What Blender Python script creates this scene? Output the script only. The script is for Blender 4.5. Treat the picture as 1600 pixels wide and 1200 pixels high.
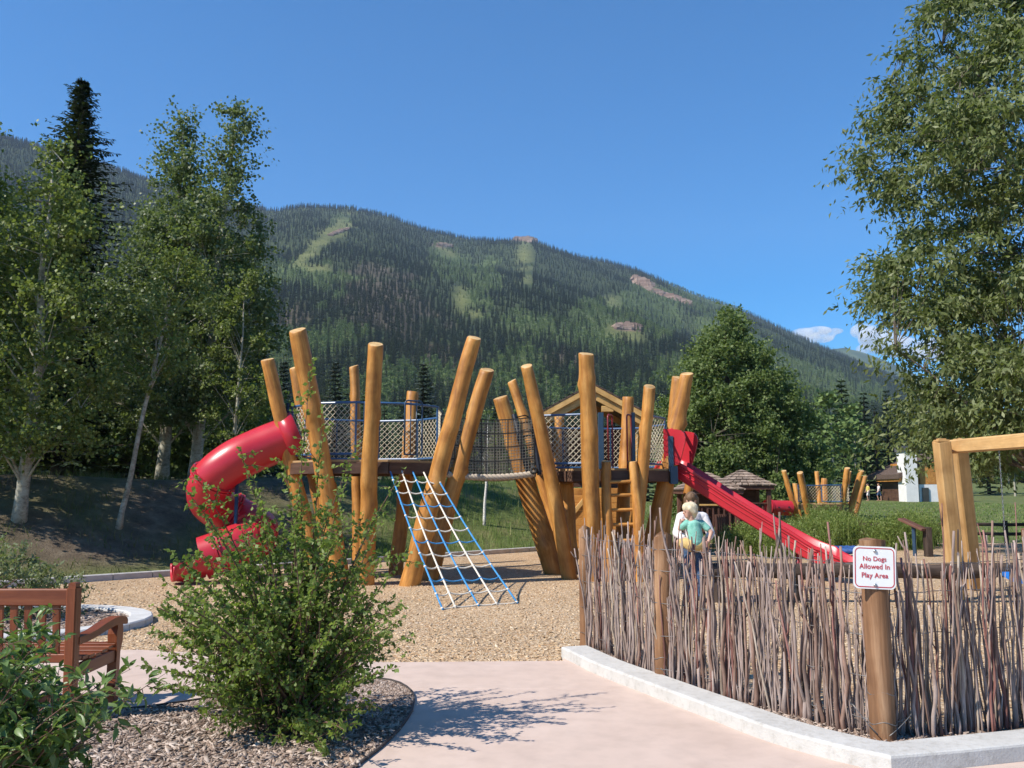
import bpy, bmesh, math, random
import numpy as np
from mathutils import Vector, Matrix, noise

for o in list(bpy.data.objects):
    bpy.data.objects.remove(o)
SC = bpy.context.scene
COL = SC.collection
R = math.radians

# ------------------------------------------------------------------ camera
F = 1350.0
PITCH = math.atan(168 / F)
EYE = Vector((0, 0, 1.6))
cam = bpy.data.objects.new('camera', bpy.data.cameras.new('camera'))
COL.objects.link(cam)
cam.location = EYE
cam.rotation_euler = (math.pi / 2 + PITCH, 0, 0)
cam.data.sensor_width = 36
cam.data.lens = 36 * F / 1600
cam.data.clip_start = 0.05
cam.data.clip_end = 30000
SC.camera = cam

# ------------------------------------------------------------------ sky, sun, exposure
SUN_EL, SUN_AZ = R(46), math.atan2(-0.88, -0.48)      # azimuth of the sun's position, clockwise from +Y
world = bpy.data.worlds.new('World')
SC.world = world
world.use_nodes = True
wn = world.node_tree.nodes
sky = wn.new('ShaderNodeTexSky')
sky.sky_type = 'NISHITA'
sky.sun_disc = False
sky.sun_elevation = SUN_EL
sky.sun_rotation = SUN_AZ
sky.altitude = 2500
sky.air_density = 1.3
sky.dust_density = 0.0
sky.ozone_density = 6.0
hsv = wn.new('ShaderNodeHueSaturation')
hsv.inputs['Saturation'].default_value = 1.42
world.node_tree.links.new(sky.outputs[0], hsv.inputs['Color'])
world.node_tree.links.new(hsv.outputs[0], wn['Background'].inputs[0])
wn['Background'].inputs[1].default_value = 0.1
sun = bpy.data.objects.new('sun', bpy.data.lights.new('sun', 'SUN'))
COL.objects.link(sun)
sun.data.energy = 4.6
sun.data.angle = R(0.53)
sun.data.color = (1.0, 0.94, 0.85)
sdir = Vector((math.sin(SUN_AZ) * math.cos(SUN_EL), math.cos(SUN_AZ) * math.cos(SUN_EL), math.sin(SUN_EL)))
sun.rotation_euler = sdir.to_track_quat('Z', 'Y').to_euler()
sun.location = (-20, -10, 30)
SC.view_settings.view_transform = 'Standard'
SC.view_settings.look = 'None'
SC.view_settings.exposure = 0.78
SC.view_settings.gamma = 1.0
SC.view_settings.use_curve_mapping = False
SC.cycles.use_denoising = True
SC.cycles.max_bounces = 7
SC.cycles.transparent_max_bounces = 8
SC.cycles.volume_bounces = 6
SC.cycles.use_adaptive_sampling = True
SC.cycles.sample_clamp_indirect = 6

# ------------------------------------------------------------------ helpers
def at(px, py, Y):
    cx, cy = px - 800, 600 - py
    dy = F * math.cos(PITCH) - cy * math.sin(PITCH)
    dz = F * math.sin(PITCH) + cy * math.cos(PITCH)
    s = Y / dy
    return Vector((cx * s, Y, 1.6 + dz * s))

def gnd(px, py, z=0.0):
    cx, cy = px - 800, 600 - py
    dy = F * math.cos(PITCH) - cy * math.sin(PITCH)
    dz = F * math.sin(PITCH) + cy * math.cos(PITCH)
    s = (z - 1.6) / dz
    return Vector((cx * s, dy * s, z))

def smooth(t):
    t = min(1, max(0, t))
    return t * t * (3 - 2 * t)

def H(x, y):
    """height of the ground: play area flat, planted bank behind it on the left, lawn rising on the right"""
    yc = 23 + 0.97 * x
    dn = (y - yc) / 1.39 - 0.2
    bank = 1.9 * smooth(dn / 5.5) + max(0, min(dn, 80) - 5.5) * 0.012
    bank += (0.10 * noise.noise((x * .5, y * .5, 0)) + .25 * noise.noise((x * .17, y * .17, 3))) * smooth(dn / 3)
    fade = 1 - smooth((x - 1.0 - 0.06 * (y - 22)) / 5)
    lawn = 1.0 * min(1, max(0, (y - 27) / 75))
    far = max(0, y - 110) * 0.03
    return bank * fade + lawn * (1 - fade) + far

def tag(o, label=None, cat=None, group=None, kind=None):
    if label: o['label'] = label
    if cat: o['category'] = cat
    if group: o['group'] = group
    if kind: o['kind'] = kind
    return o

def empty(name, loc, label, cat, group=None, rz=0):
    o = bpy.data.objects.new(name, None)
    COL.objects.link(o)
    o.empty_display_size = 0.2
    o.location = loc
    o.rotation_euler = (0, 0, rz)
    return tag(o, label, cat, group)

# ------------------------------------------------------------------ materials
MATS = {}
def new_mat(name):
    m = bpy.data.materials.new(name)
    m.use_nodes = True
    nt = m.node_tree
    b = nt.nodes['Principled BSDF']
    return m, nt, b

def ramp(nt, fac, stops):
    r = nt.nodes.new('ShaderNodeValToRGB')
    els = r.color_ramp.elements
    while len(els) < len(stops):
        els.new(0.5)
    for e, (p, c) in zip(els, stops):
        e.position = p
        e.color = (c[0], c[1], c[2], 1)
    nt.links.new(fac, r.inputs[0])
    return r.outputs[0]

def coords(nt, kind, scale):
    if kind == 'grain':
        a = nt.nodes.new('ShaderNodeAttribute'); a.attribute_name = 'grain'; out = a.outputs['Vector']
    else:
        t = nt.nodes.new('ShaderNodeTexCoord'); out = t.outputs[kind]
    mp = nt.nodes.new('ShaderNodeMapping')
    mp.inputs['Scale'].default_value = scale
    nt.links.new(out, mp.inputs[0])
    return mp.outputs[0]

def tex_noise(nt, vec, scale, detail=6, rough=.6, dist=0):
    n = nt.nodes.new('ShaderNodeTexNoise')
    n.inputs['Scale'].default_value = scale
    n.inputs['Detail'].default_value = detail
    n.inputs['Roughness'].default_value = rough
    n.inputs['Distortion'].default_value = dist
    nt.links.new(vec, n.inputs['Vector'])
    return n.outputs['Fac']

def bump(nt, b, h, strength, dist=.01):
    n = nt.nodes.new('ShaderNodeBump')
    n.inputs['Strength'].default_value = strength
    n.inputs['Distance'].default_value = dist
    nt.links.new(h, n.inputs['Height'])
    nt.links.new(n.outputs[0], b.inputs['Normal'])

def mixc(nt, fac, a, b, mode='MIX'):
    n = nt.nodes.new('ShaderNodeMix')
    n.data_type = 'RGBA'
    n.blend_type = mode
    if isinstance(fac, (int, float)): n.inputs[0].default_value = fac
    else: nt.links.new(fac, n.inputs[0])
    for s, i in ((a, 6), (b, 7)):
        if isinstance(s, tuple): n.inputs[i].default_value = (*s[:3], 1)
        else: nt.links.new(s, n.inputs[i])
    return n.outputs[2]

def surf(name, stops, scale=3, kind='Object', vscale=(1, 1, 1), rough=.8, bstr=.3, bscale=None, bdist=.01, spec=.3, stops2=None, scale2=30, mix2=.5):
    """noise coloured surface with bump"""
    if name in MATS: return MATS[name]
    m, nt, b = new_mat(name)
    v = coords(nt, kind, vscale)
    n1 = tex_noise(nt, v, scale)
    c = ramp(nt, n1, stops)
    n2 = tex_noise(nt, v, bscale or scale * 6, 5, .65)
    if stops2:
        c = mixc(nt, mix2, c, ramp(nt, tex_noise(nt, v, scale2, 3), stops2), 'MULTIPLY')
    nt.links.new(c, b.inputs['Base Color'])
    b.inputs['Roughness'].default_value = rough
    b.inputs['Specular IOR Level'].default_value = spec
    if bstr: bump(nt, b, n2, bstr, bdist)
    MATS[name] = m
    return m

def wood(name, dark, mid, light, rough=.55, zs=.12, k=1.0, spec=.35, bstr=.35, per_obj=.0):
    """wood with the grain running along the piece (attribute 'grain': across, across, along)"""
    if name in MATS: return MATS[name]
    m, nt, b = new_mat(name)
    v = coords(nt, 'grain', (1, 1, zs))
    if per_obj:
        oi = nt.nodes.new('ShaderNodeObjectInfo')
        va = nt.nodes.new('ShaderNodeVectorMath'); va.operation = 'MULTIPLY_ADD'
        nt.links.new(oi.outputs['Random'], va.inputs[0]); va.inputs[1].default_value = (37, 91, 53)
        nt.links.new(v, va.inputs[2]); v = va.outputs[0]
    n1 = tex_noise(nt, v, 9 * k, 8, .62, .6)
    n2 = tex_noise(nt, v, 60 * k, 5, .7)
    n3 = tex_noise(nt, coords(nt, 'grain', (1, 1, 1)), 2.2, 3)
    c = ramp(nt, n1, [(.28, dark), (.5, mid), (.72, light)])
    c = mixc(nt, .55, c, ramp(nt, n2, [(.3, (.62, .58, .54)), (.6, (1, 1, 1))]), 'MULTIPLY')
    c = mixc(nt, .85, c, ramp(nt, n3, [(.3, (.60, .52, .45)), (.5, (.92, .88, .84)), (.68, (1.1, 1.08, 1.06))]), 'MULTIPLY')
    if per_obj:
        hs = nt.nodes.new('ShaderNodeHueSaturation')
        mr = nt.nodes.new('ShaderNodeMapRange')
        nt.links.new(oi.outputs['Random'], mr.inputs[0])
        mr.inputs[3].default_value = 1 - per_obj; mr.inputs[4].default_value = 1 + per_obj
        nt.links.new(mr.outputs[0], hs.inputs['Value'])
        nt.links.new(c, hs.inputs['Color']); c = hs.outputs[0]
    nt.links.new(c, b.inputs['Base Color'])
    b.inputs['Roughness'].default_value = rough
    b.inputs['Specular IOR Level'].default_value = spec
    bump(nt, b, n1, bstr, .008)
    MATS[name] = m
    return m

def leafmat(name, cols, trans=.35, rough=.5, spec=.35, per_obj=0.0):
    """leaf colours picked per leaf by the attribute 'lv'"""
    if name in MATS: return MATS[name]
    m, nt, b = new_mat(name)
    a = nt.nodes.new('ShaderNodeAttribute'); a.attribute_name = 'lv'
    c = ramp(nt, a.outputs['Fac'], [(i / (len(cols) - 1), q) for i, q in enumerate(cols)])
    if per_obj:
        oi = nt.nodes.new('ShaderNodeObjectInfo')
        hs = nt.nodes.new('ShaderNodeHueSaturation')
        mr = nt.nodes.new('ShaderNodeMapRange'); nt.links.new(oi.outputs['Random'], mr.inputs[0])
        mr.inputs[3].default_value = 1 - per_obj; mr.inputs[4].default_value = 1 + per_obj
        nt.links.new(mr.outputs[0], hs.inputs['Value'])
        m2 = nt.nodes.new('ShaderNodeMapRange'); nt.links.new(oi.outputs['Random'], m2.inputs[0])
        m2.inputs[3].default_value = .5 + per_obj * .05; m2.inputs[4].default_value = .5 - per_obj * .06
        nt.links.new(m2.outputs[0], hs.inputs['Hue'])
        nt.links.new(c, hs.inputs['Color']); c = hs.outputs[0]
    nt.links.new(c, b.inputs['Base Color'])
    b.inputs['Roughness'].default_value = rough
    b.inputs['Specular IOR Level'].default_value = spec
    if trans:
        t = nt.nodes.new('ShaderNodeBsdfTranslucent')
        nt.links.new(mixc(nt, .5, c, (.25, .35, .03)), t.inputs[0])
        mx = nt.nodes.new('ShaderNodeMixShader'); mx.inputs[0].default_value = trans
        out = nt.nodes['Material Output']
        nt.links.new(b.outputs[0], mx.inputs[1]); nt.links.new(t.outputs[0], mx.inputs[2])
        nt.links.new(mx.outputs[0], out.inputs['Surface'])
    MATS[name] = m
    return m

def plain(name, col, rough=.5, metal=0, spec=.4, var=.12, scale=8, bstr=.05):
    d = tuple(max(0, c * (1 - var)) for c in col); l = tuple(c * (1 + var) for c in col)
    m = surf(name, [(.3, d), (.7, l)], scale=scale, rough=rough, spec=spec, bstr=bstr)
    m.node_tree.nodes['Principled BSDF'].inputs['Metallic'].default_value = metal
    return m

# ------------------------------------------------------------------ mesh builder
class MB:
    def __init__(s):
        s.v = []; s.f = []; s.g = []; s.mi = []; s.cur = 0
    def add(s, vs, fs, gr=None):
        o = len(s.v)
        s.v += [tuple(p) for p in vs]
        s.g += gr if gr is not None else [tuple(p) for p in vs]
        for f in fs:
            s.f.append(tuple(i + o for i in f)); s.mi.append(s.cur)
    def box(s, c, size, M=None, bev=0.0):
        """box centred on c; bev chamfers the four long edges of its longest axis"""
        c = Vector(c); hx, hy, hz = (q / 2 for q in size)
        M = M or Matrix.Identity(3)
        ax = max(range(3), key=lambda i: size[i])
        oth = [i for i in range(3) if i != ax]
        h = (hx, hy, hz)
        a, b_ = h[oth[0]], h[oth[1]]
        k = min(bev, a * .45, b_ * .45)
        prof = [(a, b_), (-a, b_), (-a, -b_), (a, -b_)] if not k else [(a, b_ - k), (a - k, b_), (-a + k, b_), (-a, b_ - k), (-a, -b_ + k), (-a + k, -b_), (a - k, -b_), (a, -b_ + k)]
        if ax == 1: prof = prof[::-1]
        n = len(prof); vs = []; gr = []
        for sgn in (-1, 1):
            for (p, q) in prof:
                l = [0, 0, 0]; l[ax] = sgn * h[ax]; l[oth[0]] = p; l[oth[1]] = q
                vs.append(c + M @ Vector(l)); gr.append((p + c.x, q + c.y, sgn * h[ax] + c.z))
        fs = [(i, (i + 1) % n, n + (i + 1) % n, n + i) for i in range(n)]
        fs += [tuple(range(n - 1, -1, -1)), tuple(range(n, 2 * n))]
        s.add(vs, fs, gr)
    def beam(s, a, b, w, h, up=(0, 0, 1), bev=.006):
        a, b = Vector(a), Vector(b); d = b - a
        z = d.normalized(); up = Vector(up)
        x = up.cross(z)
        if x.length < 1e-4: x = Vector((1, 0, 0)).cross(z)
        x.normalize(); y = z.cross(x)
        M = Matrix((x, y, z)).transposed()
        s.box((a + b) / 2, (w, h, d.length), M, bev)
    def tube(s, path, rad, n=8, cap=True, jit=None, capmat=None, seed=0.0):
        P = [Vector(p) for p in path]; m = len(P)
        if not hasattr(rad, '__len__'): rad = [rad] * m
        T = [(P[min(i + 1, m - 1)] - P[max(i - 1, 0)]).normalized() for i in range(m)]
        ref = Vector((0, 0, 1)) if abs(T[0].z) < .9 else Vector((1, 0, 0))
        X = ref.cross(T[0]).normalized()
        vs = []; gr = []; L = 0
        for i in range(m):
            if i: L += (P[i] - P[i - 1]).length
            X = (X - T[i] * X.dot(T[i])).normalized(); Y = T[i].cross(X)
            for k in range(n):
                a = 2 * math.pi * k / n
                r = rad[i] * (jit(i, a, L) if jit else 1)
                vs.append(P[i] + (X * math.cos(a) + Y * math.sin(a)) * r)
                gr.append((math.cos(a) * r + seed, math.sin(a) * r + seed * 1.7, L + seed * 3.1))
        fs = [(i * n + k, i * n + (k + 1) % n, (i + 1) * n + (k + 1) % n, (i + 1) * n + k) for i in range(m - 1) for k in range(n)]
        s.add(vs, fs, gr)
        if cap:
            o = len(s.v) - m * n
            c0 = s.cur
            if capmat is not None: s.cur = capmat
            s.f += [tuple(o + k for k in range(n - 1, -1, -1)), tuple(o + (m - 1) * n + k for k in range(n))]
            s.mi += [s.cur, s.cur]
            s.cur = c0
    def build(s, name, mats, parent=None, smooth_sh=False, label=None, cat=None, group=None, kind=None, sharp=None):
        me = bpy.data.meshes.new(name)
        me.from_pydata(s.v, [], s.f)
        if not isinstance(mats, (list, tuple)): mats = [mats]
        for m in mats: me.materials.append(m)
        if len(mats) > 1: me.polygons.foreach_set('material_index', s.mi)
        at_ = me.attributes.new('grain', 'FLOAT_VECTOR', 'POINT')
        at_.data.foreach_set('vector', np.array(s.g, dtype=np.float32).ravel())
        if smooth_sh:
            me.polygons.foreach_set('use_smooth', [True] * len(me.polygons))
            if sharp: 
                try: me.set_sharp_from_angle(angle=R(sharp))
                except Exception: pass
        me.update()
        o = bpy.data.objects.new(name, me)
        COL.objects.link(o)
        if parent is not None:
            o.parent = parent
            o.matrix_parent_inverse = parent_inv(parent)
        return tag(o, label, cat, group, kind)

def wmat(o):
    L = Matrix.LocRotScale(o.location, o.rotation_euler, o.scale)
    return wmat(o.parent) @ o.matrix_parent_inverse @ L if o.parent else L

def parent_inv(p):
    return wmat(p).inverted()

def np_mesh(name, V, Q, mats, attrs=None, mi=None, smooth_sh=False):
    """mesh of equal sized polygons from numpy arrays, fast"""
    me = bpy.data.meshes.new(name)
    nv, nf, k = len(V), len(Q), Q.shape[1]
    me.vertices.add(nv); me.loops.add(nf * k); me.polygons.add(nf)
    me.vertices.foreach_set('co', np.asarray(V, np.float32).ravel())
    me.loops.foreach_set('vertex_index', np.asarray(Q, np.int32).ravel())
    me.polygons.foreach_set('loop_start', np.arange(0, nf * k, k, dtype=np.int32))
    me.polygons.foreach_set('loop_total', np.full(nf, k, np.int32))
    for m in (mats if isinstance(mats, (list, tuple)) else [mats]): me.materials.append(m)
    if mi is not None: me.polygons.foreach_set('material_index', np.asarray(mi, np.int32))
    for nm, arr in (attrs or {}).items():
        if arr.ndim == 1:
            a = me.attributes.new(nm, 'FLOAT', 'POINT'); a.data.foreach_set('value', arr.astype(np.float32))
        else:
            a = me.attributes.new(nm, 'FLOAT_COLOR', 'POINT'); a.data.foreach_set('color', arr.astype(np.float32).ravel())
    if smooth_sh: me.polygons.foreach_set('use_smooth', np.ones(nf, bool))
    me.update(calc_edges=True)
    me.validate()
    return me

def link(name, me, parent=None, label=None, cat=None, group=None, kind=None):
    o = bpy.data.objects.new(name, me)
    COL.objects.link(o)
    if parent is not None:
        o.parent = parent; o.matrix_parent_inverse = parent_inv(parent)
    return tag(o, label, cat, group, kind)

def bez(a, b, c, n):
    a, b, c = Vector(a), Vector(b), Vector(c)
    return [a * (1 - t) ** 2 + b * 2 * t * (1 - t) + c * t * t for t in [i / (n - 1) for i in range(n)]]

def catmull(P, n):
    P = [Vector(p) for p in P]
    Q = [P[0] * 2 - P[1]] + P + [P[-1] * 2 - P[-2]]
    out = []
    for i in range(1, len(Q) - 2):
        for k in range(n):
            t = k / n
            a, b, c, d = Q[i - 1], Q[i], Q[i + 1], Q[i + 2]
            out.append(.5 * ((2 * b) + (c - a) * t + (2 * a - 5 * b + 4 * c - d) * t * t + (3 * b - a - 3 * c + d) * t ** 3))
    out.append(P[-1])
    return out

# ------------------------------------------------------------------ leaves
def leaf_mesh(name, pos, dirs, length, width, mat, rng, fold=.25, extra=None):
    """diamond leaves: pos (N,3), dirs (N,3) pointing to the tip"""
    N = len(pos)
    d = dirs / (np.linalg.norm(dirs, axis=1, keepdims=True) + 1e-9)
    rnd = rng.normal(size=(N, 3))
    s = np.cross(d, rnd); s /= np.linalg.norm(s, axis=1, keepdims=True) + 1e-9
    n = np.cross(s, d)
    L = (length * rng.uniform(.65, 1.25, N))[:, None]; W = L * (width / length) * .5
    mid = pos + d * L * .45 + n * L * fold * .3
    V = np.empty((N, 4, 3))
    V[:, 0] = pos
    V[:, 1] = mid + s * W
    V[:, 2] = pos + d * L - n * L * fold * .2
    V[:, 3] = mid - s * W
    lv = np.repeat(np.clip(rng.normal(.5, .22, N), 0, 1), 4)
    Q = np.arange(N * 4).reshape(N, 4)
    return np_mesh(name, V.reshape(-1, 3), Q, mat, {'lv': lv})
# ================================================================== GROUND
rng = np.random.default_rng(7)
M_grass = surf('meadow_ground', [(.3, (.075, .10, .025)), (.5, (.12, .15, .04)), (.7, (.2, .175, .075))], scale=.9, rough=.95, bstr=.8, bscale=25, bdist=.05,
               stops2=[(.3, (.55, .55, .5)), (.7, (1.1, 1.1, 1.0))], scale2=14, mix2=.7)

def chip_mat(name, cols, scale, stretch=1.0, bstr=.8):
    m, nt, b = new_mat(name)
    v0 = coords(nt, 'Object', (1, stretch, 1))
    nz = nt.nodes.new('ShaderNodeTexNoise'); nz.inputs['Scale'].default_value = scale * .35; nt.links.new(v0, nz.inputs['Vector'])
    va = nt.nodes.new('ShaderNodeVectorMath'); va.operation = 'MULTIPLY_ADD'
    nt.links.new(nz.outputs['Color'], va.inputs[0]); va.inputs[1].default_value = (1.6 / scale,) * 3; nt.links.new(v0, va.inputs[2])
    vo = nt.nodes.new('ShaderNodeTexVoronoi'); vo.inputs['Scale'].default_value = scale; nt.links.new(va.outputs[0], vo.inputs['Vector'])
    sep = nt.nodes.new('ShaderNodeSeparateColor'); nt.links.new(vo.outputs['Color'], sep.inputs[0])
    c = ramp(nt, sep.outputs[0], [(i / (len(cols) - 1), q) for i, q in enumerate(cols)])
    gap = ramp(nt, vo.outputs['Distance'], [(.4, (1, 1, 1)), (.85, (.5, .45, .41))])
    c = mixc(nt, .8, c, gap, 'MULTIPLY')
    big = ramp(nt, tex_noise(nt, v0, .8, 4), [(.3, (.82, .8, .78)), (.7, (1.08, 1.06, 1.04))])
    c = mixc(nt, 1, c, big, 'MULTIPLY')
    nt.links.new(c, b.inputs['Base Color']); b.inputs['Roughness'].default_value = .9; b.inputs['Specular IOR Level'].default_value = .2
    ht = nt.nodes.new('ShaderNodeMath'); ht.operation = 'MULTIPLY_ADD'
    nt.links.new(vo.outputs['Distance'], ht.inputs[0]); ht.inputs[1].default_value = -.7; nt.links.new(sep.outputs[1], ht.inputs[2])
    bump(nt, b, ht.outputs[0], bstr, .02)
    return m

CHIP = [(.36, .23, .13), (.54, .39, .23), (.62, .49, .33), (.46, .27, .13), (.68, .56, .41), (.42, .30, .19), (.58, .42, .25)]
MULCH = [(.17, .115, .085), (.37, .28, .225), (.55, .46, .39), (.11, .07, .05), (.45, .36, .295), (.28, .195, .145)]
M_chip = chip_mat('wood_chip_surface', CHIP, 42, .7)
M_mulch = chip_mat('bark_mulch_surface', MULCH, 62, .45, 1.0)
M_chippiece = leafmat('wood_chip_piece', CHIP, trans=0, rough=.85, spec=.2)
M_mulchpiece = leafmat('bark_piece', MULCH, trans=0, rough=.9, spec=.2)

# terrain sheet : fine near, coarse far
def axis(parts):
    out = []
    for a, b, st in parts:
        out += list(np.arange(a, b, st))
    return np.array(out + [parts[-1][1]])
xs = axis([(-400, -60, 20), (-60, -24, 3), (-24, 14, .5), (14, 60, 3), (60, 700, 20)])
ys = axis([(-60, 0, 10), (0, 10, 2), (10, 46, .5), (46, 120, 4), (120, 420, 15)])
V = np.array([(x, y, H(x, y)) for y in ys for x in xs])
nx = len(xs)
ii = np.arange(len(ys) - 1)[:, None] * nx + np.arange(nx - 1)[None, :]
ii = ii.ravel()
Q = np.stack([ii, ii + 1, ii + nx + 1, ii + nx], 1)
def soil_at(x, y):
    dn = (y - (23 + .97 * x)) / 1.39
    s = smooth((-3.0 - x) / 2.5) * smooth((dn - .5) / 1.2) * (1 - .0 * x)
    return s * min(1, max(0, .75 + 1.1 * noise.noise((x * .55, y * .55, 8))))
SOIL = np.array([soil_at(p[0], p[1]) for p in V])
nt = M_grass.node_tree; pb = nt.nodes['Principled BSDF']
gc = pb.inputs['Base Color'].links[0].from_socket
sa = nt.nodes.new('ShaderNodeAttribute'); sa.attribute_name = 'soil'
sv = coords(nt, 'Object', (1, 1, 1))
sc0 = ramp(nt, tex_noise(nt, sv, 2.5, 8, .7), [(.3, (.06, .043, .028)), (.5, (.125, .092, .06)), (.7, (.21, .165, .11))])
nt.links.new(mixc(nt, sa.outputs['Fac'], gc, sc0), pb.inputs['Base Color'])
link('ground', np_mesh('ground', V, Q, M_grass, {'soil': SOIL}, smooth_sh=True), kind='structure')

def sheet(name, poly, z, mat, thick=0.0, parent=None, kind='structure', bev=0.0):
    bm = bmesh.new()
    vs = [bm.verts.new((p[0], p[1], z)) for p in poly]
    f = bm.faces.new(vs)
    bm.normal_update()
    if f.normal.z < 0: f.normal_flip()
    if thick:
        r = bmesh.ops.extrude_face_region(bm, geom=[f])
        dn = [g for g in r['geom'] if isinstance(g, bmesh.types.BMVert)]
        for v in dn: v.co.z = z
        for v in vs: v.co.z = z - thick
        bmesh.ops.recalc_face_normals(bm, faces=bm.faces)
        if bev:
            ed = [e for e in bm.edges if all(abs(v.co.z - z) < 1e-6 for v in e.verts)]
            bmesh.ops.bevel(bm, geom=ed, offset=bev, segments=2, affect='EDGES', profile=.5)
    bmesh.ops.triangulate(bm, faces=[q for q in bm.faces if len(q.verts) > 4])
    me = bpy.data.meshes.new(name); bm.to_mesh(me); bm.free()
    me.materials.append(mat)
    o = link(name, me, parent)
    if kind and parent is None: o['kind'] = kind
    return o

def yc(x): return 23 + .97 * x
sheet('wood_chip_ground', [(-17, yc(-17)), (-12, 5), (40, 5), (40, 27), (8, 28.5), (3.5, yc(3.5))], .005, M_chip)

# back edging kerb between the chips and the bank
M_conc = surf('concrete_grey', [(.3, (.38, .36, .33)), (.7, (.52, .5, .47))], scale=6, rough=.9, bstr=.3, bscale=60)
mb = MB()
n = 40
for i in range(n):
    a = -17 + 20.5 * i / n; b = -17 + 20.5 * (i + 1) / n - .012
    mb.beam((a, yc(a) + .06, .045), (b, yc(b) + .06, .045), .12, .15, bev=.012)
mb.build('edging_kerb', M_conc, kind='structure')

# front kerb around the fence bed: traced on the ground, top 12 cm up
KZ = .125
front = [gnd(*p, KZ) for p in [(877, 1010), (930, 1035), (1000, 1061), (1100, 1098), (1200, 1134), (1300, 1161), (1392, 1181)]]
fr2 = [gnd(1392, 1181, KZ), gnd(1500, 1172, KZ), gnd(1620, 1160, KZ), gnd(2000, 1120, KZ)]
M_kerb = surf('whitewashed_concrete', [(.3, (.45, .435, .405)), (.7, (.55, .535, .5))], scale=4, rough=.85, bstr=.35, bscale=70, stops2=[(.25, (.6, .57, .52)), (.5, (1, 1, 1))], scale2=22, mix2=.5)
def kerb_strip(F_, w):
    P = [Vector((p.x, p.y, 0)) for p in F_]
    out = []
    for i, p in enumerate(P):
        d = (P[min(i + 1, len(P) - 1)] - P[max(i - 1, 0)]).normalized()
        nrm = Vector((-d.y, d.x, 0))
        out.append(p + nrm * w)
    return P, out
pl = catmull(front, 5)
Pf, Pb = kerb_strip(pl, .27)
P2, B2 = kerb_strip(fr2, .27)
corner_f = P2[0]
bis = ((Pb[-1] - Pf[-1]).normalized() + (B2[0] - P2[0]).normalized()).normalized()
cb = corner_f + bis * .285
outline_f = Pf[:-1] + P2
outline_b = Pb[:-1] + [cb] + B2[1:]
sheet('fence_kerb', [p for p in outline_f] + [p for p in reversed(outline_b)], KZ, M_kerb, thick=.2, bev=.016)

# fence bed soil
M_soil = surf('bed_soil', [(.3, (.10, .075, .055)), (.5, (.2, .155, .115)), (.7, (.34, .27, .2))], scale=14, rough=.95, bstr=1, bscale=50, bdist=.02)
bed_b = []
for i, p in enumerate(outline_b):
    q = outline_f[i]; d = (p - q).normalized()
    bed_b.append(p + d * (.42 + .08 * math.sin(i * 2.1)))
sheet('fence_bed', [p - (p - q).normalized() * .03 for p, q in zip(outline_b, outline_f)] + bed_b[::-1], .05, M_soil, thick=.06)

# pink concrete path, cast in slabs
M_path = surf('pink_concrete', [(.3, (.50, .385, .32)), (.7, (.565, .445, .375))], scale=1.3, rough=.85, bstr=.25, bscale=160, bdist=.004,
              stops2=[(.3, (.86, .85, .84)), (.6, (1.03, 1.02, 1.01))], scale2=5, mix2=.7)
def clip(poly, a, b, c):
    """keep a*x + b*y <= c"""
    out = []
    for i, p in enumerate(poly):
        q = poly[(i + 1) % len(poly)]
        dp, dq = a * p[0] + b * p[1] - c, a * q[0] + b * q[1] - c
        if dp <= 0: out.append(p)
        if dp * dq < 0:
            t = dp / (dp - dq)
            out.append((p[0] + t * (q[0] - p[0]), p[1] + t * (q[1] - p[1])))
    return out
e0 = gnd(880, 1037); eL = gnd(600, 1040)
right = [(p.x - .004 + .02, p.y) for p in Pf[::2]] + [(P2[0].x, P2[0].y)] + [(p.x, p.y) for p in P2[1:]]
base = [(-10, eL.y + .25), (gnd(215, 1020).x, gnd(215, 1020).y + .02), (eL.x, eL.y + .02), (e0.x, e0.y)] + right + [(P2[-1].x, .6), (-10, .6)]
path = bpy.data.objects.new('path', None); COL.objects.link(path); path['kind'] = 'structure'
g = .0015
y1 = gnd(900, 1082).y
x1 = -2.35
cells = [[(0, 1, y1 - g), (1, 0, x1 - g)], [(0, 1, y1 - g), (-1, 0, -x1 - g)],
         [(0, -1, -y1 - g), (1, 0, x1 - g)], [(0, -1, -y1 - g), (-1, 0, -x1 - g)]]
for cl in cells:
    p = base
    for c in cl: p = clip(p, *c)
    if len(p) > 2: sheet('slab', p, .028, M_path, thick=.05, parent=path, bev=.006)

# planting bed of bark mulch round the foreground shrubs
bed = [gnd(*p) for p in [(-400, 1120), (60, 1124), (190, 1117), (330, 1098), (450, 1076), (540, 1066), (610, 1070), (643, 1088), (645, 1112), (630, 1140), (600, 1172), (560, 1205), (500, 1260), (420, 1400), (-900, 1500)]]
bedc = catmull(bed, 3)
M_steel = plain('dark_edging', (.06, .05, .045), .7)
sheet('mulch_bed', [(p.x, p.y) for p in bedc], .036, M_mulch)
mb = MB()
for i in range(6, len(bedc) - 6):
    a, b = bedc[i], bedc[i + 1]
    mb.beam((a.x, a.y, .03), (b.x, b.y, .03), .012, .036, bev=0)
mb.build('bed_edging', M_steel, kind='structure')

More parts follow.
